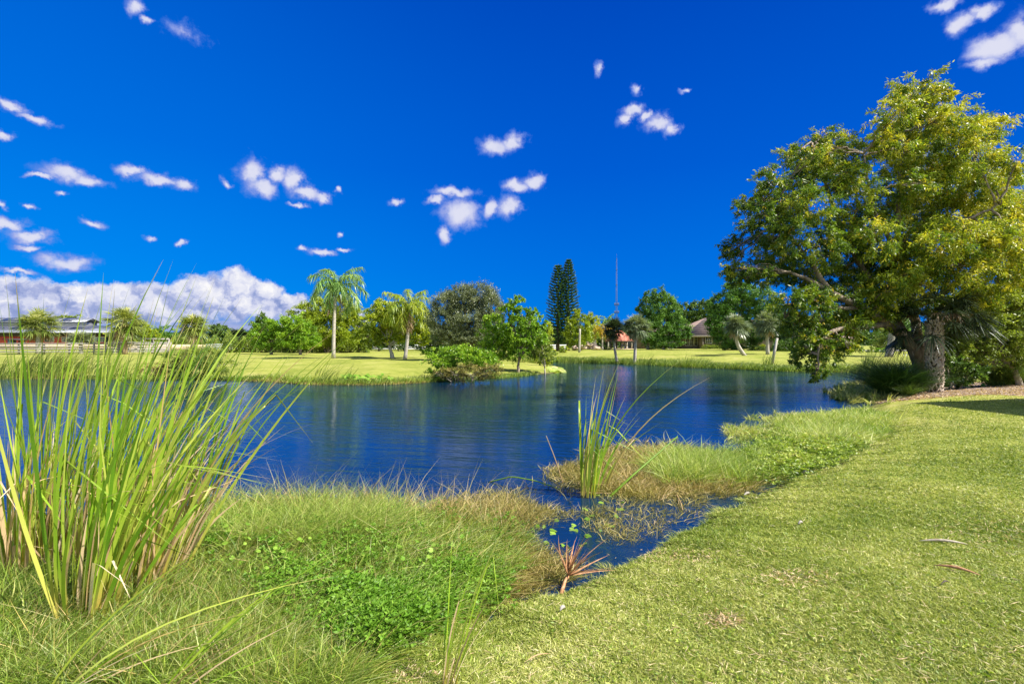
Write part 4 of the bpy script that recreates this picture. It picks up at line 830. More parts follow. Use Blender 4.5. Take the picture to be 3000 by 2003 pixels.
T('tree', 'dark tree mass behind the hanging branches', 'tree', gP, (2340,None), 72, [(2320,960,36,40),(2370,970,40,40),(2430,960,40,40),(2490,955,40,40)], (.20,.10), 'dark_tree', 3.8, .2, tmean=.4)

# queen palms on the far lawn
feather_palm('queen_palm', 'tall queen palm with drooping fronds on the far lawn', 'queen palms', 977, 45.5, (984,846), 98, 'queen', .15, 17, 'pale_bark', -.05, 4, .8, emax=1.45, droop=1.1)
feather_palm('queen_palm', 'shorter full queen palm in front of the yellow-green tree', 'queen palms', 1186, 45, (1196,908), 84, 'queen_yellow', .15, 18, 'pale_bark', .1, 3, .75, emax=1.4, droop=.95)
feather_palm('queen_palm', 'half-hidden queen palm left of the shorter full one', 'queen palms', 1148, 49, (1128,925), 70, 'queen_yellow', .12, 13, 'pale_bark', .0, 2, .7, emax=1.3)
feather_palm('foxtail_palm', 'slender white-trunked palm behind the rock pile', 'slender palms behind the rocks', 1745, 90, (1740,968), 34, 'queen_yellow', .13, 11, 'pale_bark', .1, 0, .7, n=20)
feather_palm('foxtail_palm', 'golden-crowned palm left of the gazebo', 'slender palms behind the rocks', 1765, 84, (1764,968), 36, 'palm_gold', .14, 11, 'pale_bark', 0, 0, .7, n=20)
feather_palm('foxtail_palm', 'green feathery palm peeking above the golden one', 'slender palms behind the rocks', 1782, 98, (1782,945), 36, 'queen', .14, 12, 'pale_bark', 0, 0, .7, n=20)
gW = 'sabal palms on the lawn by the gazebo and house'
fan_palm('sabal_palm', 'crooked sabal palm leaning left in front of the gazebo', gW, 1810, 50, (1798,962), 38, 'sabal_dark', .12, bark='pale_bark', bend=-.15, dead=5)
fan_palm('sabal_palm', 'large shaggy grey-green sabal palm right of the gazebo roof', gW, 1859, 48, (1864,955), 44, 'sabal_grey', .14, bark='grey_bark', dead=8, nf=56, low=-.9)
fan_palm('sabal_palm', 'sabal palm with a strongly curved trunk on the house lawn', gW, 2183, 52, (2158,950), 42, 'sabal_grey', .17, bark='pale_bark', bend=-.55, dead=8, nf=48, low=-.85)
fan_palm('sabal_palm', 'straight sabal palm half hidden by the hanging branches', gW, 2249, 54, (2246,945), 42, 'sabal_grey', .17, bark='pale_bark', dead=8, nf=44, low=-.85)
feather_palm('royal_palm', 'grey-trunked palm seen under the big tree across the inlet', None, 2604, 48, (2614,925), 70, 'queen', .28, 12, 'grey_bark', .1, 0, .8)
o = MB(); a = Gd(2261, 40); o.tube([a-np.array([0, 0, .1]), P(2268, 1035, 40), P(2277, 990, 40)], [.12, .11, .09], 8); tag(o.build('dead_palm', M['pale_bark'], smooth=True), 'bare leaning grey palm trunk at the house shore', 'palm trunk')
# twin norfolk pines
def norfolk(px, d, top, wpx, label):
    b = Gd(px, d); b[2] -= .05; tp = P(px+2, top, d); root = empty('norfolk_pine', b, label, 'pine tree', 'twin norfolk pines'); Hh = tp[2]-b[2]; Rm = wpx/F*d
    tm_ = MB(); tm_.tube(curve(b, tp, 8, 0, .002), np.linspace(.32, .03, 8), 8); tm_.build('trunk', M['dark_bark'], root, smooth=True)
    cm_ = MB(); z = 1.3; 
    while z < Hh-.1:
        f = z/Hh; Rz = Rm*(1-f**2.4)**.8*(.72+.5*min(f*3, 1)*.6)+.12
        nb = 9; a0 = rng.uniform(0, 6)
        for k in range(nb):
            a = a0+k*2*math.pi/nb+rng.normal(0, .12); L = Rz*rng.uniform(.8, 1.12); c_ = b+(tp-b)*f
            t = np.linspace(.15, 1, 9)[:, None]; ex = np.array([math.cos(a), math.sin(a), 0]); p = c_+ex*L*t+np.array([0, 0, 1.])*(.34*L*t**2-.06*L*t)
            m = 17; pp = np.repeat(p, m, 0); N = len(pp); u = unit(rdir(N)*.55+ex*.9+np.array([0, 0, .45]))
            blades(cm_, pp+rng.normal(0, .035, (N, 3)), u, rng.uniform(.16, .34, N), .055, np.zeros((N, 3)), 1, tint=np.clip(rng.normal(.45, .2, N)+.25*np.repeat(t[:, 0], m)-.1, 0, 1), prof=np.array([1, .5]))
        z += .42+.10*(1-f)
    cm_.build('branches', M['norfolk'], root)
norfolk(1634, 82, 773, 34, 'left and slightly shorter of the twin norfolk pines')
norfolk(1664, 82, 762, 34, 'right and slightly taller of the twin norfolk pines')
# far woodland mass at the horizon
mb = MB(); n = 70000
for (a0, a1, y_, h_) in [(-250, 1500, 170, 20), (1500, 3400, 170, 26)]:
    px = rng.uniform(a0, a1, n); d = y_+rng.uniform(-6, 25, n); x = (px-1500)/F*d; hh = (1.2+.35*np.sin(px*.017)+.3*np.sin(px*.041+1)+.2*np.sin(px*.09))*np.interp(px, [-300, 600, 740, 900, 1600, 1900, 2000, 2500, 3400], [2.4, 2.4, 4.5, 5.2, 5.0, 4.8, 6.5, 7, 8])
    z = .6+hh*rng.uniform(0, 1, n)**.8; leaves(mb, np.stack([x, d, z], 1), rdir(n), .8, .55, np.clip(rng.normal(.45, .2, n)+.1*np.sin(px*.05), 0, 1))
tag(mb.build('far_woods', M['dark_tree']), 'distant band of dark woodland along the horizon', kind='stuff')

def band(name, label, pxa, pxb, d, yt, n, mat, sz, dep=5, rag=.35):
    px = rng.uniform(pxa, pxb, n); dd = d+rng.uniform(0, dep, n); x = (px-1500)/F*dd; z0 = H(x, dd); top = CH+(HY-yt)/F*d-z0; lump = 1+rag*(.5*np.sin(px*.05)+.5*np.sin(px*.13+2)+.35*np.sin(px*.31+1)); hh = top*lump*np.clip(np.minimum(px-pxa, pxb-px)/12, .2, 1)
    z = z0+hh*rng.uniform(0, 1, n)**.75; mb = MB(); leaves(mb, np.stack([x, dd, z], 1), rdir(n), sz, sz*.55, np.clip(rng.normal(.45, .18, n)+.15*np.sin(px*.11)*np.sin(z*2), 0, 1)); return tag(mb.build(name, M[mat]), label, kind='stuff')
band('undergrowth', 'dark shrubby undergrowth behind the far left lawn', 650, 1080, 70, 985, 26000, 'olive_tree', .26, 6)
band('undergrowth', 'shaded thicket behind the yellow-green tree and fence', 1040, 1480, 92, 978, 24000, 'dark_tree', .34, 8)
band('undergrowth', 'shaded woodland edge behind the rocks and gazebo', 1590, 1900, 112, 975, 18000, 'dark_tree', .36, 8)
band('undergrowth', 'low hedge line along the barn paddock', 330, 650, 100, 990, 12000, 'olive_tree', .34, 6)
band('undergrowth', 'dark planting under the trees right of the house', 2260, 2420, 68, 1000, 9000, 'dark_tree', .26, 5)
# ------------------------------------------------------------------ buildings
def quad(mb, pts): mb.add(pts, [[0, 1, 2, 3]]) if len(pts) == 4 else mb.add(pts, tris=[[0, 1, 2]])
def slab(mb, pts, th):
    """thick roof plane from a polygon"""
    p = np.array(pts, float); n = np.cross(p[1]-p[0], p[2]-p[0]); n /= np.linalg.norm(n)
    if n[2] < 0: p = p[::-1]; n = -n
    k = len(p); V = np.vstack([p, p-n*th]); side = [[i, k+i, k+(i+1) % k, (i+1) % k] for i in range(k)]
    if k == 4: mb.add(V, [[0, 1, 2, 3], [7, 6, 5, 4]]+side)
    else: mb.add(V, side, [[0, 1, 2], [5, 4, 3]])
def win(parent, cx, cy, cz, wd, ht, cols, rows, mat='white_paint', depth=.12, name='window'):
    """window facing -Y: frame with muntins, glass pane as child"""
    f = MB(); fw = .07
    f.box((cx-wd/2, cy, cz), (fw, depth, ht+fw)); f.box((cx+wd/2, cy, cz), (fw, depth, ht+fw)); f.box((cx, cy, cz+ht/2), (wd-fw, depth, fw)); f.box((cx, cy, cz-ht/2), (wd-fw, depth*1.4, fw))
    for i in range(1, cols): f.box((cx-wd/2+wd*i/cols, cy, cz), (.035, depth*.7, ht-fw))
    for j in range(1, rows): f.box((cx, cy+.003, cz-ht/2+ht*j/rows), (wd-fw, depth*.7-.01, .035))
    fo = f.build(name, M[mat], parent); g_ = MB(); g_.box((cx, cy+.02, cz), (wd-.02, .03, ht-.02)); g_.build('pane', M['glass'], fo); return fo
# barn
by = 112.; g0 = .62
def X(px, d=by): return (px-1500)/F*d
def Z(py, d=by): return CH+(HY-py)/F*d
barn = empty('barn', (X(120), by+6, g0), 'red walled barn with tiered tin roofs and solar panels', 'barn')
xl, xr = X(-260), X(300)
mb = MB(); mb.box(((xl+xr)/2, by+7, (g0+Z(985))/2), (xr-xl, 13.6, Z(985)-g0)); mb.build('red_wall', M['red_wall'], barn)
mb = MB(); mb.box(((xl+xr)/2, by+7, (Z(985)+Z(973))/2), (xr-xl-.1, 13.5, Z(973)-Z(985))); mb.build('shaded_upper_wall', M['dark_wall'], barn)  # dark colour carries both the screening and the shade on this band
ez, mz, cz_, rz_ = Z(973), Z(953, by+5), Z(946, by+5), Z(931, by+7)
lx0, lx1 = xl-.5, X(332)
mb = MB(); slab(mb, [(lx0, by-1.2, ez), (lx1, by-1.2, ez), (X(262, by+5), by+5, mz), (lx0, by+5, mz)], .18); slab(mb, [(lx1, by-1.2, ez), (lx1, by+15, ez), (X(262, by+5), by+9, mz), (X(262, by+5), by+5, mz)], .18)
mb.build('lower_roof', M['tin_roof'], barn)
mb = MB(); ux1 = X(246, by+5); mb.box(((lx0+ux1)/2, by+7.2, (mz-.2+cz_+.3)/2), (ux1-lx0-1, 4.2, cz_-mz+.7)); mb.build('clerestory', M['metal'], barn)
mb = MB(); slab(mb, [(lx0, by+4.6, cz_+.25), (ux1+.4, by+4.6, cz_+.25), (ux1+.4, by+7.2, rz_), (lx0, by+7.2, rz_)], .15); slab(mb, [(lx0, by+9.8, cz_+.25), (ux1+.4, by+9.8, cz_+.25), (ux1+.4, by+7.2, rz_), (lx0, by+7.2, rz_)], .15); mb.build('upper_roof', M['tin_roof'], barn)
def on_roof(x, f, lo, hi, off=.12): return np.array([x, lo[0]+(hi[0]-lo[0])*f, lo[1]+(hi[1]-lo[1])*f+off])
def panels(xa, xb, f0, f1, lo, hi, wd):
    x = xa
    while x < xb-.1:
        mb = MB(); x2 = min(x+wd-.25, xb); slab(mb, [on_roof(x, f0, lo, hi), on_roof(x2, f0, lo, hi), on_roof(x2, f1, lo, hi), on_roof(x, f1, lo, hi)], .05); mb.build('solar_panel', M['solar'], barn); x += wd
panels(lx0+1, X(222, by+6), .12, .88, (by+4.6, cz_+.25), (by+7.2, rz_), 4.6)
panels(lx0+1, X(272, by+1.5), .36, .72, (by-1.2, ez), (by+5, mz), 6.6)
for px, wd in ((139, 26), (190, 26), (287, 30)):
    win(barn, X(px+4), by+.12, (Z(987)+Z(1001))/2, 2.0, Z(987)-Z(1001), 6, 1, 'white_paint')
# small stable hut in front of the barn wall
hb_ = empty('shed', (X(42,100), 100, g0), 'low dark open shed in front of the barn wall', 'shed'); mb = MB()
for px in (24, 40, 56, 72): mb.box((X(px,100), 100, (g0+Z(994,100))/2), (.15, .15, Z(994,100)-g0))
mb.build('posts', M['dark_wall'], hb_); mb = MB(); slab(mb, [(X(20,100), 99, Z(993,100)), (X(76,100), 99, Z(994.5,100)), (X(76,100), 102, Z(992.5,100)), (X(20,100), 102, Z(991,100))], .12); mb.build('roof', M['dark_wall'], hb_)
mb = MB(); mb.box((X(32,100), 100.2, (g0+Z(995,100))/2), (1.1, .6, Z(995,100)-g0-.1)); mb.build('side_panel', M['tin_roof'], hb_)
# house by the gazebo
hd = 92.; hg = h1(X(2100, hd), hd)
house = empty('house', (X(2150, hd), hd+6, hg), 'low brown stucco house with a tiled hip roof and white windows', 'house')
def HX(px): return X(px, hd)
ze = Z(981, hd); wl, wr = HX(1872), HX(2330)
mb = MB(); mb.box(((HX(1872)+HX(2000))/2, hd+7.3, (hg+ze)/2-.1), (HX(2000)-HX(1872), 10, ze-hg+.2)); mb.box(((HX(2000)+.01+wr)/2, hd+8.1, (hg+ze)/2-.1), (wr-HX(2000)-.02, 12, ze-hg+.2))
mb.box(((HX(2056)+HX(2330))/2, hd+1.5, (hg+ze)/2-.11), (HX(2330)-HX(2056), 1.4, ze-hg+.18)); mb.build('wall', M['stucco'], house)
ea = .9; rx0, rx1, ry0, ry1 = HX(2004), wr+ea, hd, hd+15; rzt = Z(930, hd+6); rh = 6.5
mb = MB(); A0 = (rx0, ry0, ze); B0 = (rx1, ry0, ze); C0 = (rx1, ry1, ze); D0 = (rx0, ry1, ze); E0 = (rx0+rh, ry0+7, rzt); F0 = (rx1-rh, ry0+7, rzt)
slab(mb, [A0, B0, F0, E0], .15); slab(mb, [C0, D0, E0, F0], .15); slab(mb, [A0, E0, D0], .15); slab(mb, [B0, C0, F0], .15)
g1_ = (HX(2034), ry0-.9, ze-.02); 
mb.build('roof', M['tile_roof'], house)
mb = MB(); wx0, wx1 = HX(1868), HX(2003); slab(mb, [(wx0, hd+1.2, ze), (wx1, hd+1.2, ze), (wx1-2, hd+6, ze+1.9), (wx0+3, hd+6, ze+1.9)], .15); slab(mb, [(wx0, hd+12, ze), (wx0, hd+1.2, ze), (wx0+3, hd+6, ze+1.9)], .15); slab(mb, [(wx0, hd+12, ze), (wx1, hd+12, ze), (wx1-2, hd+6, ze+1.9), (wx0+3, hd+6, ze+1.9)], .15); mb.build('wing_roof', M['tile_roof'], house)
mb = MB(); mb.box(((rx0+rx1)/2, ry0+.02, ze-.22), (rx1-rx0-.1, .12, .34)); mb.box(((rx0+rx1)/2, ry0+.45, ze-.30), (rx1-rx0-.2, .7, .06)); mb.build('fascia', M['trim'], house)
wy = hd+2.08
for px in (2025, 2038, 2051): win(house, HX(px), wy-.02, hg+1.45, .62, 1.75, 2, 3)
win(house, HX(2081), hd+.76, hg+1.65, 1.15, 1.25, 3, 3)
for px, wd in ((2152, .8), (2168, .7), (2200, .8)): win(house, HX(px), hd+.76, hg+1.3, wd, 1.6, 2, 3)
win(house, HX(1936), hd+2.2, hg+1.3, .95, 1.5, 2, 2)
dr = MB(); 
for s_ in (0, 1): win(house, HX(1966)+s_*.95, hd+2.22, hg+1.12, .88, 2.15, 3, 5, name='french_door')
mb = MB(); mb.box((HX(1994), hd+1.9, (hg+ze)/2), (.45, .45, ze-hg)); mb.build('porch_column', M['stucco'], house)
mb = MB(); mb.box((HX(2060), hd+.4, (hg+ze)/2), (.3, .3, ze-hg-.02)); mb.build('porch_column', M['stucco'], house)
# clipped hedge and shrubs under the windows
T('hedge', 'clipped green hedge under the house windows', 'hedge', None, (2090,None), hd-1.5, [(2068,1018,13,7),(2090,1018,14,7),(2112,1018,13,7)], (.12,.08), 'olive_tree', 5, .04, stems=2, twigs=1)
gK = 'garden shrubs along the house'
for lab, px, d, bl, mt in [('yellow-green shrub by the straight sabal palm, left one', 2213, 80, [(2213,1021,10,9)], 'yellow_tree'), ('yellow-green shrub by the straight sabal palm, right one', 2236, 79, [(2236,1020,12,9)], 'yellow_tree'),
    ('dark shrub left of the french doors', 1912, 88, [(1905,1015,14,10),(1922,1018,12,8)], 'dark_tree'), ('small light shrub beside the french doors', 1946, 88, [(1946,1019,9,7)], 'olive_tree'), ('dark low planting under the curved palm', 2165, 78, [(2140,1022,22,9),(2180,1023,25,9),(2215,1022,20,9)], 'dark_tree'),
    ('green shrub left of the gazebo', 1765, 86, [(1760,1022,12,8),(1778,1022,10,8)], 'dark_tree'), ('round clipped bush on the lawn across the inlet', 2580, 60, [(2582,1028,15,9)], 'bright_tree'), ('second round clipped bush left of the other', 2556, 61, [(2556,1028,12,10)], 'olive_tree'),
    ('low bush at the foot of the twin pines', 1655, 70, [(1652,1022,12,9)], 'yellow_tree')]:
    T('shrub', lab, 'bush', gK, (px,None), d, bl, (.12,.08), mt, 5, .04, stems=2, twigs=2)
T('tree', 'mixed green shrubbery beyond the drive across the inlet', 'tree', gK, (2630,None), 75, [(2590,1005,24,16),(2625,1000,28,20),(2665,1000,30,22),(2700,990,36,30),(2600,980,30,22)], (.18,.11), 'olive_tree', 4, .12)
T('tree', 'dark green trees beyond the drive, farther right', 'tree', gK, (2800,None), 75, [(2750,980,50,40),(2830,970,60,50),(2920,960,60,60),(3000,960,60,60)], (.2,.12), 'dark_tree', 4, .2)
# second house piece behind the hanging branches
hd2 = 66.; g2 = h1(X(2420, hd2), hd2); h2 = empty('house_wing', (X(2440, hd2), hd2+4, g2), 'brown house end showing behind the hanging branches', 'house')
mb = MB(); mb.box((X(2440, hd2), hd2+5, (g2+Z(992, hd2))/2), (X(2492, hd2)-X(2385, hd2), 8, Z(992, hd2)-g2)); mb.build('wall', M['stucco'], h2)
mb = MB(); a_, b_, e_ = X(2372, hd2), X(2506, hd2), Z(990, hd2); t_ = Z(962, hd2+4)
for q_ in ([(a_, hd2, e_), (b_, hd2, e_), (b_-2, hd2+5, t_), (a_+2, hd2+5, t_)], [(a_, hd2+10, e_), (b_, hd2+10, e_), (b_-2, hd2+5, t_), (a_+2, hd2+5, t_)], [(a_, hd2, e_), (a_, hd2+10, e_), (a_+2, hd2+5, t_)], [(b_, hd2, e_), (b_, hd2+10, e_), (b_-2, hd2+5, t_)]): slab(mb, q_, .14)
mb.build('roof', M['tile_roof'], h2); win(h2, X(2452, hd2), hd2+.96, g2+1.4, .9, 1.4, 2, 3)
# building added unseen right of the view, shaped to throw shade on the lawn
gy0, gy1, gx0, gx1, gh = 9.9, 12.9, 16.9, 25.0, 5.4
shade_bldg = empty('added_shade_building', ((gx0+gx1)/2, (gy0+gy1)/2, .45), 'unseen stucco building added to shade the right lawn', 'added_shade_building'); mb = MB(); mb.box(((gx0+gx1)/2, (gy0+gy1)/2, .4+gh/2), (gx1-gx0, gy1-gy0, gh)); mb.build('wall', M['stucco'], shade_bldg)
mb = MB(); e_ = .4+gh; t_ = e_+.9; a_, b_, c_, d_ = gx0-.4, gx1+.4, gy0-.4, gy1+.4; ym = (c_+d_)/2
for q_ in ([(a_, c_, e_), (b_, c_, e_), (b_-2, ym, t_), (a_+2, ym, t_)], [(a_, d_, e_), (b_, d_, e_), (b_-2, ym, t_), (a_+2, ym, t_)], [(a_, c_, e_), (a_, d_, e_), (a_+2, ym, t_)], [(b_, c_, e_), (b_, d_, e_), (b_-2, ym, t_)]): slab(mb, q_, .12)
mb.build('roof', M['tile_roof'], shade_bldg)
# gazebo
gd = 88.; gg = h1(X(1820, gd), gd); gz = empty('gazebo', (X(1820, gd), gd, gg), 'open gazebo with a red pyramid roof beyond the cove', 'gazebo')
gx_, gy_, hw = X(1821, gd), gd+2.2, (X(1857, gd)-X(1784, gd))/2; ge_ = Z(998, gd); gt = Z(968, gd+2)
mb = MB(); cs_ = [(gx_-hw, gy_-hw, ge_), (gx_+hw, gy_-hw, ge_), (gx_+hw, gy_+hw, ge_), (gx_-hw, gy_+hw, ge_)]
tc_ = [(gx_-.45, gy_-.3, gt), (gx_+.45, gy_-.3, gt), (gx_+.45, gy_+.3, gt), (gx_-.45, gy_+.3, gt)]
for i in range(4): slab(mb, [cs_[i], cs_[(i+1) % 4], tc_[(i+1) % 4], tc_[i]], .1)
mb.build('roof', M['red_roof'], gz)
for yy in (-1, 1): mb = MB(); mb.box((gx_, gy_+yy*(hw-.05), ge_-.1), (2*hw-.1, .1, .16)); mb.build('beam', M['dark_wall'], gz)
for i in range(5):
    for yy in (-1, 1):
        mb = MB(); mb.box((gx_-hw+.3+i*(2*hw-.6)/4, gy_+yy*(hw-.35), (gg+ge_)/2), (.16, .16, ge_-gg)); mb.build('post', M['trim' if i > 2 else 'dark_wall'], gz)
mb = MB(); mb.box((gx_, gy_, gg+.06), (2*hw+.4, 2*hw+.4, .12)); tag(mb.build('gazebo_pad', M['cream']), kind='structure')
def chair(px, lab):
    x = X(px, gd); r_ = empty('patio_chair', (x, gd+1.2, gg+.12), lab, 'chair', 'white patio chairs'); z0 = gg+.12
    mb = MB(); mb.box((x, gd+1.2, z0+.45), (.62, .6, .08)); mb.build('seat', M['white_paint'], r_); mb = MB(); mb.box((x, gd+1.5, z0+.78), (.62, .08, .55)); mb.build('backrest', M['white_paint'], r_)
    for i in (-1, 1):
        for j in (-1, 1): mb = MB(); mb.box((x+i*.26, gd+1.2+j*.25, z0+.2), (.06, .06, .4)); mb.build('leg', M['white_paint'], r_)
chair(1830, 'left white chair in the gazebo'); chair(1838, 'right white chair in the gazebo')
# white path strips beyond the inlet and the drive
mb = MB()
def strip(pxa, pxb, py, th):
    a = w0(pxa, py, .75); b = w0(pxb, py, .75); n = 24; t = np.linspace(0, 1, n); x = a[0]+(b[0]-a[0])*t; y = a[1]+(b[1]-a[1])*t
    return x, y
x_, y_ = strip(2540, 3100, 1030.5, 1); z0_ = H(x_, y_)+.05; z1_ = H(x_, y_+6)+.05; V = np.stack([np.stack([x_, y_, z0_], 1), np.stack([x_, y_+6, z1_], 1)], 1).reshape(-1, 3)
mb.add(V, [[2*i, 2*i+2, 2*i+3, 2*i+1] for i in range(len(x_)-1)]); M['concrete'] = surf('concrete', (.55, .53, .50), (.68, .66, .62), 2, .85, .1); tag(mb.build('driveway', M['concrete']), kind='structure')
# white bracket stand on the lawn
x, y, z = Gd(2652, 46); hs = empty('garden_frame', (x, y, z), 'small white bracket frame on the lawn across the inlet', 'stand'); 
for s_ in (-1, 1): mb = MB(); mb.box((x+s_*.12, y, z+.16), (.03, .03, .32)); mb.build('leg', M['white_paint'], hs); mb = MB(); mb.box((x, y, z+.33), (.30, .05, .03)); mb.build('top_bar', M['white_paint'], hs)
T('flower_bush', 'red flowering plant beside the grey palm trunk', 'bush', None, (2599,None), 62, [(2601,1020,5,4)], (.12,.1), 'palm_gold', 4, .03, stems=1, twigs=1)
# utility post
x, y, z = Gd(1697, 68); tp = P(1699, 963, 68); mb = MB(); mb.tube(curve((x, y, z-.1), tp, 5), np.linspace(.15, .12, 5), 8); tag(mb.build('utility_post', M['pale_bark'], smooth=True), 'bare wooden post left of the rock pile', 'post')
# rock pile
pr = []
def rock(seed, s):
    r_ = np.random.default_rng(seed); n1_, n2_ = 7, 10; V = []; 
    for i in range(n1_+1):
        for j in range(n2_): th = math.pi*i/n1_; ph = 2*math.pi*j/n2_; V.append([math.sin(th)*math.cos(ph), math.sin(th)*math.sin(ph), math.cos(th)])
    V = np.array(V); V *= (1+.16*np.sin(V@r_.normal(0, 2.5, 3)+1)[:, None]+.10*np.sin(V@r_.normal(0, 4.5, 3))[:, None]); V = np.round(V*2.6)/2.6*.5+V*.5; V *= np.array(s)
    q_ = [[i*n2_+j, i*n2_+(j+1) % n2_, (i+1)*n2_+(j+1) % n2_, (i+1)*n2_+j] for i in range(n1_) for j in range(n2_)]; return V, q_
for k in range(4):
    V, q_ = rock(k, (.62, .45, .22)); mb = MB(); mb.add(V, q_); o = mb.build('boulder', M['rock']); o.location = (0, 0, 0); pr.append(o)
nk = 0
for row, (zz, cnt, x0r, x1r) in enumerate([(0, 12, 1687, 1752), (.25, 11, 1690, 1748), (.5, 9, 1698, 1742), (.75, 5, 1702, 1728)]):
    for i in range(cnt):
        px = x0r+(x1r-x0r)*(i+.5)/cnt; o = pr[nk % 4] if nk < 4 else pr[nk % 4].copy()
        if nk >= 4: C.objects.link(o)
        b = Gd(px, 84); o.location = (b[0]+rng.normal(0, .2), b[1]+row*.4+rng.normal(0, .3), b[2]+zz+.1); o.rotation_euler = (rng.normal(0, .15), rng.normal(0, .15), rng.uniform(0, 6)); sc = rng.uniform(.8, 1.25); o.scale = (sc, sc, sc)
        tag(o, 'pink-tan flat boulder in the rock pile behind the post', 'rock', 'boulders of the rock pile'); nk += 1
# radio tower
td = 420.; bx = X(1806.5, td); tw = empty('radio_tower', (bx, td, .6), 'tall thin lattice radio mast above the gazebo', 'radio tower'); top = Z(742, td); mb = MB(); z1 = Z(915, td)
for k in range(3):
    a = k*2*math.pi/3+.5; r0, r1_ = .75, .35; mb.tube([(bx+r0*math.cos(a), td+r0*math.sin(a), .5), (bx+r0*math.cos(a), td+r0*math.sin(a), z1), (bx+r1_*math.cos(a), td+r1_*math.sin(a), top-4)], [.11, .10, .05], 5)
z = 1.
while z < top-4:
    rr = .75 if z < z1 else .75-.4*(z-z1)/(top-4-z1)
    for k in range(3):
        a = k*2*math.pi/3+.5; b_ = a+2*math.pi/3; mb.tube([(bx+rr*math.cos(a), td+rr*math.sin(a), z), (bx+rr*math.cos(b_), td+rr*math.sin(b_), z+1.3)], .035, 4)
    z += 1.4
mb.tube([(bx, td, top-5), (bx, td, top)], [.07, .03], 5); mb.build('lattice', M['tower_metal'], tw)
for py_ in (891, 914, 835, 790):
    z = Z(py_, td); big_ = py_ > 880; mb = MB(); rr = 1.7 if big_ else .5
    for k in range(9 if big_ else 3):
        a = k*2*math.pi/(9 if big_ else 3); mb.box((bx+rr*math.cos(a), td+rr*math.sin(a), z), (.22, .22, 2.2 if big_ else .7)); mb.tube([(bx, td, z), (bx+rr*math.cos(a), td+rr*math.sin(a), z)], .07, 4)
    mb.build('antenna_ring', M['tower_metal'], tw)
# ------------------------------------------------------------------ fences
def rail_fence(name, label, pa, pb, ht, rails, mat, post_gap=2.4, pw=.14, rh_=.14, group='board fences', cat='fence', z0=None):
    a = np.array(pa, float); b = np.array(pb, float); L = np.hypot(*(b-a)[:2]); n = max(2, int(L/post_gap)+1); rz = math.atan2(b[1]-a[1], b[0]-a[0]); za = h1(a[0], a[1])
    rt = empty(name, (a[0], a[1], za), label, cat, group)
    for i in range(n):
        p = a+(b-a)*i/(n-1); zz = h1(p[0], p[1]); mb = MB(); mb.box((p[0], p[1], zz+ht/2), (pw, pw, ht), rz); mb.build('post', M[mat], rt)
    nx_, ny_ = -math.sin(rz), math.cos(rz)
    for k in range(rails):
        zz = h1(*((a+b)/2)[:2])+ht*(.97-k/rails*.92)-.02; mb = MB(); c_ = (a+b)/2; mb.box((c_[0]+ny_*0-nx_*(pw/2+.03), c_[1]-ny_*(pw/2+.03), zz), (L, .05, rh_), rz); mb.build('rail', M[mat], rt)
    return rt
def F2(px, d): return ((px-1500)/F*d, d)
rail_fence('board_fence', 'weathered grey board fence on the far left lawn', F2(-250, 58), F2(490, 61), 1.35, 4, 'wood_grey', 2.6)
rail_fence('board_fence', 'grey corral fence behind the front board fence', F2(310, 70), F2(500, 70), 1.45, 5, 'wood_grey', 2.)
rail_fence('white_fence', 'white rail fence right of the arena wall', F2(605, 88), F2(740, 88), 1.1, 4, 'white_paint', 3., rh_=.16)
rail_fence('white_fence', 'white rail fence behind the queen palms', F2(990, 86), F2(1290, 86), 1.0, 3, 'white_paint', 3., rh_=.16)
rail_fence('white_fence', 'short white fence glimpse behind the wooded point', F2(1300, 86), F2(1660, 86), .95, 3, 'white_paint', 3., rh_=.16)
mb = MB(); a = F2(-300, 94); b = F2(620, 94); mb.box(((a[0]+b[0])/2, 94, .62+.5), (b[0]-a[0], .15, 1.0)); tag(mb.build('arena_wall', M['cream']), 'long low cream arena wall in front of the barn', 'wall')
gt_ = empty('gate_frame', (*F2(455, 64), .6), 'grey wooden gate frame behind the board fence', 'gate'); zt = Z(992, 64)
for px in (418, 447, 494): mb = MB(); q_ = F2(px, 64); mb.box((q_[0], 64, (.5+zt)/2), (.2, .2, zt-.5)); mb.build('post', M['wood_grey'], gt_)
mb = MB(); mb.box(((F2(416, 64)[0]+F2(498, 64)[0])/2, 63.8, zt-.05), (F2(498, 64)[0]-F2(416, 64)[0], .12, .22)); mb.build('top_beam', M['wood_grey'], gt_)
# ------------------------------------------------------------------ right side: big tree, hero sabal, fountain grasses, understory
sb = G1(2738, 1150); sd_d = sb[1]
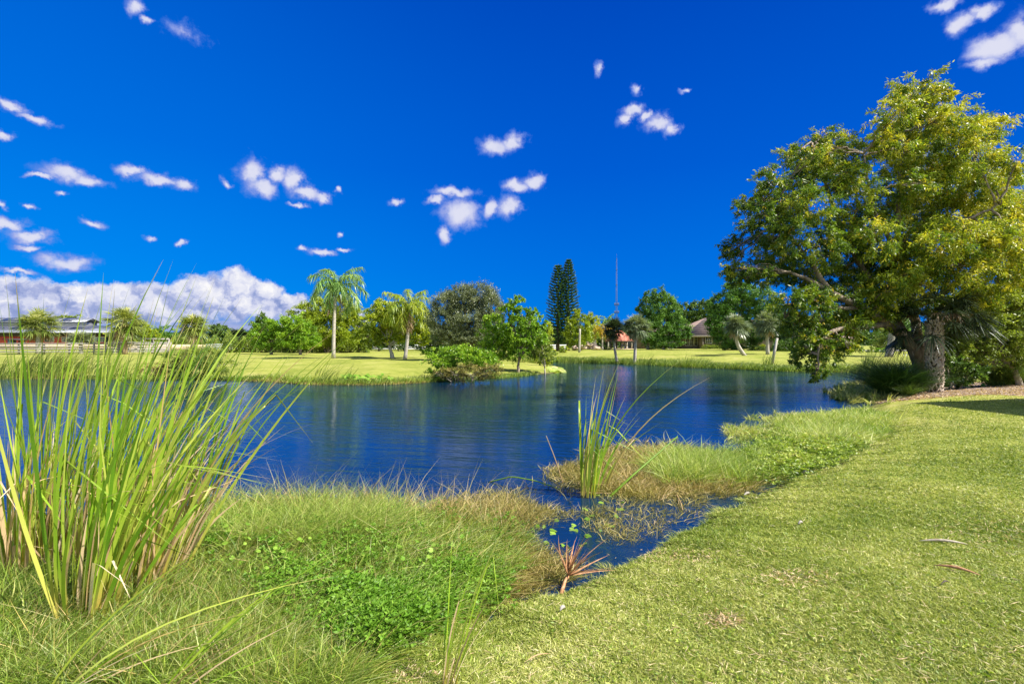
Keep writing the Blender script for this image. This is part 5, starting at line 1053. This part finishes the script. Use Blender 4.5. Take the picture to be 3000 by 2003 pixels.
# hero sabal palm with criss-crossed boots
root = empty('sabal_palm', sb, 'big sabal palm with criss-cross leaf bases in the mulch bed', 'palm tree')
hub = np.array([sb[0]-.02, sd_d, CH+(HY-938)/F*sd_d]); tw_ = .205
mb = MB(); ht = hub[2]-sb[2]; zz = np.linspace(-.1, ht, 12); mb.tube(np.stack([np.full(12, sb[0])+(hub[0]-sb[0])*zz/ht, np.full(12, sb[1]), sb[2]+zz], 1), tw_*np.interp(zz/ht, [0, .1, .6, 1], [1.02, .92, .92, .86]), 18)
tk_ = mb.build('trunk', M['boot_core'], root, smooth=True)
mb = MB(); rows = 25
for r_ in range(rows):
    z = sb[2]+.02+ht*.97*r_/rows; nb = 7
    for k in range(nb):
        a = (k+.5*(r_ % 2))*2*math.pi/nb+rng.normal(0, .13); ca, sa = math.cos(a), math.sin(a); tx, ty = -sa, ca; sg = 1 if (k+r_) % 2 else -1
        jz = rng.normal(0, .025); L = .30*rng.uniform(.65, 1.25); wv = .055
        for sgn in (-1, 1):                    # split leaf base: an inverted V of two straps
            o0 = np.array([sb[0], sb[1], z+jz])+np.array([ca, sa, 0])*(tw_*.90); P0 = o0+np.array([tx, ty, 0])*sgn*.085; P1 = o0+np.array([ca, sa, 0])*.055+np.array([tx, ty, 0])*sgn*.012+np.array([0, 0, L*.62])
            P2 = P1+np.array([ca, sa, 0])*.03+np.array([0, 0, L*.22])+np.array([tx, ty, 0])*sgn*.0
            for (q0, q1, wa, wb) in ((P0, P1, wv, wv*.85), (P1, P2, wv*.85, wv*.5)):
                t_ = np.array([tx, ty, 0]); n_ = np.array([ca, sa, 0])*.022
                V = [q0-t_*wa/2, q0+t_*wa/2, q1+t_*wb/2, q1-t_*wb/2]; V = np.array(V+[v_-n_*1.6 for v_ in V])+n_
                mb.add(V, [[0, 1, 2, 3], [0, 4, 5, 1], [1, 5, 6, 2], [2, 6, 7, 3], [3, 7, 4, 0]])
mb.build('leaf_bases', M['boot'], tk_)
cm_ = MB()
for i in range(46):
    a = rng.uniform(0, 2*math.pi); e = math.asin(rng.uniform(-.6, .7)); dv = np.array([math.cos(a)*math.cos(e), math.sin(a)*math.cos(e), math.sin(e)])
    fan(cm_, hub+np.array([0, 0, rng.uniform(-.15, .25)]), dv, rng.uniform(.7, 1.25), rng.uniform(.55, .85), 36, tint=float(np.clip(rng.normal(.5, .2), 0, 1)), wid=.034, drp=.6)
cm_.build('crown', M['sabal_dark'], root)
dm = MB()
for i in range(9):
    a = rng.uniform(0, 2*math.pi); fan(dm, hub+np.array([0, 0, .2]), np.array([math.cos(a)*.6, math.sin(a)*.6, .1]), .6, .5, 20, tint=rng.uniform(.1, .6), wid=.03, drp=.8)
dm.build('dead_fronds', M['dead_palm'], root)

# the big yellow-green tree: stems rise behind the sabal
hbase = np.array([sb[0]-.05, sd_d+1.0, 0]); hbase[2] = h1(hbase[0], hbase[1])-.1
ht_ = empty('acacia_tree', hbase, 'huge spreading yellow-green tree hanging over the pond at right', 'tree')
hd_ = sd_d+.8
def B(px, py, dd=0.): return P(px, py, hd_+dd)
limbs = [ # control points in photo pixels (px, py, depth offset), start radius
 ([(2730,1140,.2),(2700,1080,.1),(2665,1000,0),(2600,950,-.3),(2530,905,-.8),(2440,860,-1.2),(2380,820,-1.4),(2320,800,-1.4)], .24),
 ([(2700,1060,.2),(2690,990,.3),(2680,930,.4),(2665,860,.3),(2640,760,.2),(2625,640,0),(2640,500,0),(2645,330,0)], .20),
 ([(2710,1050,.3),(2730,960,.8),(2760,860,1.2),(2800,740,1.4),(2850,600,1.4),(2860,430,1.2)], .17),
 ([(2665,1000,0),(2600,900,.8),(2520,780,1.0),(2450,640,1.0),(2400,480,.8),(2380,420,.6)], .15),
 ([(2600,950,-.3),(2500,960,-1.4),(2430,970,-2.0),(2400,1010,-2.4),(2395,1080,-2.5)], .11),
 ([(2640,760,.2),(2560,620,-.6),(2540,520,-1),(2530,450,-1)], .09),
 ([(2665,860,.3),(2760,720,-1.),(2840,640,-1.6),(2930,600,-1.8)], .12),
 ([(2760,860,1.2),(2880,780,.6),(3000,720,.2),(3120,680,0)], .12),
 ([(2530,905,-.8),(2380,900,-1.6),(2300,930,-1.6)], .08),
 ([(2440,860,-1.2),(2320,700,-.8),(2250,620,-.6)], .09)]
mb = MB(); limb_pts = []
for pts, r0 in limbs:
    cp = np.array([B(*p) for p in pts]); t = np.linspace(0, 1, len(cp)); tt = np.linspace(0, 1, 22)
    pp = np.stack([np.interp(tt, t, cp[:,k]) for k in range(3)], 1)
    for _ in range(2): pp[1:-1] = .25*pp[:-2]+.5*pp[1:-1]+.25*pp[2:]
    pp[2:-1] += rng.normal(0, .02, pp[2:-1].shape); rad = np.linspace(r0, r0*.18, 22); mb.tube(pp, rad, 9); limb_pts.append(pp[5:])
LP = np.concatenate(limb_pts)
bl = [(2680,265,62,48),(2745,300,60,52),(2625,330,58,55),(2700,370,85,62),(2790,360,70,60),(2870,375,60,48),(2610,420,60,60),(2850,450,72,60),(2740,470,85,70),
 (2430,430,48,42),(2480,455,52,48),(2380,480,46,40),(2430,520,75,55),(2330,540,50,42),(2500,540,52,56),(2380,600,70,52),(2280,590,42,32),(2230,620,36,30),(2470,640,66,55),
 (2250,690,48,36),(2320,680,56,48),(2290,770,60,46),(2220,780,46,34),(2180,810,32,24),(2150,800,26,18),(2400,720,66,52),(2360,800,60,46),(2440,810,60,46),
 (2640,540,60,60),(2720,590,80,66),(2810,570,76,66),(2580,690,62,56),(2660,700,70,66),(2760,700,80,66),(2540,780,62,50),(2620,820,72,56),(2720,820,82,56),
 (2900,540,70,60),(2960,600,66,60),(2870,660,80,66),(2960,700,74,66),(2830,780,76,56),(2930,800,76,60),(3010,760,60,70),(3010,620,60,70),(2980,470,36,34),(2990,860,70,60),(2880,860,70,46),
 (2210,600,44,34),(2270,520,48,36),(2340,455,52,42),(2405,405,50,38),(2170,720,48,34),(2200,660,42,30),(2140,790,36,26),(2300,610,50,40),(2240,810,40,26),(2310,880,50,36),(2390,880,60,42),(2470,880,66,42),(2330,950,46,38),(2400,960,56,46),(2480,950,60,46),(2540,900,56,46),(2360,1010,38,34),(2420,1030,44,34),(2400,1080,26,26),(2450,1000,46,40),(2500,1000,34,30),(2395,1105,16,16),(2340,1040,26,24)]
cm_ = MB(); bm = MB(); ex_ = []
for (px, py, rx, ry) in bl:
    for _ in range(1): ex_.append((px+rng.normal(0, .55*rx), py+rng.normal(0, .45*ry), rx*rng.uniform(.5, .75), ry*rng.uniform(.5, .7)))
bl = bl+ex_+[(2600,600,60,50),(2690,640,60,50),(2540,620,50,40),(2600,760,60,50),(2690,760,60,50),(2480,720,60,50),(2560,860,60,40),(2640,880,60,34),(2730,890,70,30),(2820,880,60,34),(2500,840,50,40),(2700,480,60,50),(2800,520,60,50),(2860,860,60,40),(2580,930,50,34)]
for (px, py, rx, ry) in bl:
    dd = rng.uniform(-2.2, 2.2)*(1 if py < 860 else .45)-(1.6 if (px < 2560 and py > 860) else 0)
    c0 = B(px, py, dd); Rx = rx/F*c0[1]*1.0; Rz = ry/F*c0[1]; Ry = .5*(Rx+Rz)*1.15
    ns = 34; u = rdir(ns)*rng.uniform(.35, 1, (ns, 1)); cc = c0+u*np.array([Rx, Ry, Rz])*.95
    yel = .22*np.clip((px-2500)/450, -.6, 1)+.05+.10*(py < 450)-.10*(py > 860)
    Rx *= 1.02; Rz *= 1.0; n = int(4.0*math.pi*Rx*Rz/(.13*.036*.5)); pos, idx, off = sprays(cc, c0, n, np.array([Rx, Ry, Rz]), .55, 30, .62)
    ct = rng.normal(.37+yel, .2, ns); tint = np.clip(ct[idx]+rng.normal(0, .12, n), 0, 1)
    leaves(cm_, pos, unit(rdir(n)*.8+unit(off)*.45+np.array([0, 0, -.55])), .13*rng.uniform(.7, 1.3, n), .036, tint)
    nf = int(n*.035*max(0, 1.2+2.5*yel)); ib = rng.integers(0, max(4, ns//3), nf); pb = cc[ib]+rdir(nf)*(rng.uniform(.5, 1, (nf, 1)))*.32*np.array([Rx, Ry, Rz])
    leaves(bm, pb, unit(rdir(nf)+np.array([0, 0, .3])), .09, .03, rng.uniform(0, 1, nf))
    # limb to blob, twigs to clumps
    j = np.argmin(((LP-c0)**2).sum(1)); p = curve(LP[j], c0, 8, .05, .03); mb.tube(p, np.linspace(.04, .014, 8), 6)
    for k in range(7): mb.tube(curve(p[3+k % 5], cc[k], 5, .05, .04), np.linspace(.013, .005, 5), 5)
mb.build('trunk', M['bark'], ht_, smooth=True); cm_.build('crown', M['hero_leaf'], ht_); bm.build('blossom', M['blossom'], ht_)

# understory tree at the right edge, glossy leaves and bare pale branches
T('tree', 'glossy-leaved understory tree with pale bare branches at the right edge', 'tree', None, (2990,None), sd_d+1.5, [(2800,960,52,46),(2860,920,52,46),(2925,900,56,50),(2990,910,50,56),(2830,1020,52,40),(2895,990,58,50),(2965,990,56,56),(3020,960,40,70),(2780,1045,40,30),(2860,1060,48,28),(2940,1050,46,30),(2775,900,40,36)],
  (.10,.045), 'olive_tree', 2.6, .10, 'twig', .35, twigs=16, tmean=.62, sub=1.3, thick=1.4)
T('shrub', 'dark broad-leaved shrub right of the big sabal trunk', 'bush', None, (2790,None), sd_d+.7, [(2775,1085,34,30),(2815,1080,36,30),(2850,1095,30,24),(2790,1115,34,18),(2770,1050,26,26)], (.16,.08), 'dark_tree', 3.4, .04, 'twig', .2, stems=3, tmean=.5)
def tussock(label, px, py, n, L, tm, name='fountain_grass', sprd=.16, dz=0):
    x, y, z = G1(px, py); mb = MB(); a = rng.uniform(0, 2*math.pi, n); e = rng.uniform(.75, 1.5, n); d0 = np.stack([np.cos(a)*np.cos(e), np.sin(a)*np.cos(e), np.sin(e)], 1)
    rt = np.stack([x+sprd*rng.normal(size=n), y+sprd*rng.normal(size=n), np.full(n, z)], 1)
    be = np.stack([np.cos(a)*.28, np.sin(a)*.28, np.full(n, -.42)], 1)*rng.uniform(.6, 1.2, (n, 1))
    blades(mb, rt, d0, L*rng.uniform(.6, 1.1, n), .012, be, 6, tint=np.clip(rng.normal(tm, .2, n), 0, 1)); o = mb.build(name, M['fountain']); return tag(o, label, 'ornamental grass', 'fountain grasses in the mulch bed')
tussock('large dark fountain grass left of the big sabal trunk', 2620, 1160, 3400, 2.2, .35, sprd=.22)
tussock('dark fountain grass tucked behind the large one', 2665, 1142, 1900, 2.1, .3, sprd=.2)
tussock('smaller lighter fountain grass in front of the large dark one', 2662, 1160, 420, .75, .9, sprd=.06)
tussock('bright fountain grass at the right end of the mulch bed', 2925, 1130, 2000, 1.8, .95, sprd=.16)
tussock('bright fountain grass partly cut by the right frame edge', 2990, 1128, 900, 1.2, .85, sprd=.14)
# broad pale leaves of a philodendron-like plant
x, y, z = G1(2852, 1136); rt = empty('broadleaf_plant', (x, y, z), 'low plant with a few broad bright leaves in the mulch bed', 'plant'); mb = MB(); n = 16
a = rng.uniform(0, 6.28, n); d0 = unit(np.stack([np.cos(a), np.sin(a), rng.uniform(.4, 1.6, n)], 1)); blades(mb, np.tile([x, y, z], (n, 1)), d0, rng.uniform(.35, .6, n), .014, np.tile([0, 0, -.2], (n, 1)), 3, tint=rng.uniform(.4, .8, n), prof=np.ones(4)); mb.build('stem', M['cover_leaf'], rt)
mb = MB(); leaves(mb, np.array([x, y, z])+d0*.45, unit(np.stack([np.cos(a), np.sin(a), np.full(n, -.2)], 1)), .30, .17, rng.uniform(.4, 1, n)); mb.build('leaf', M['cover_leaf'], rt)
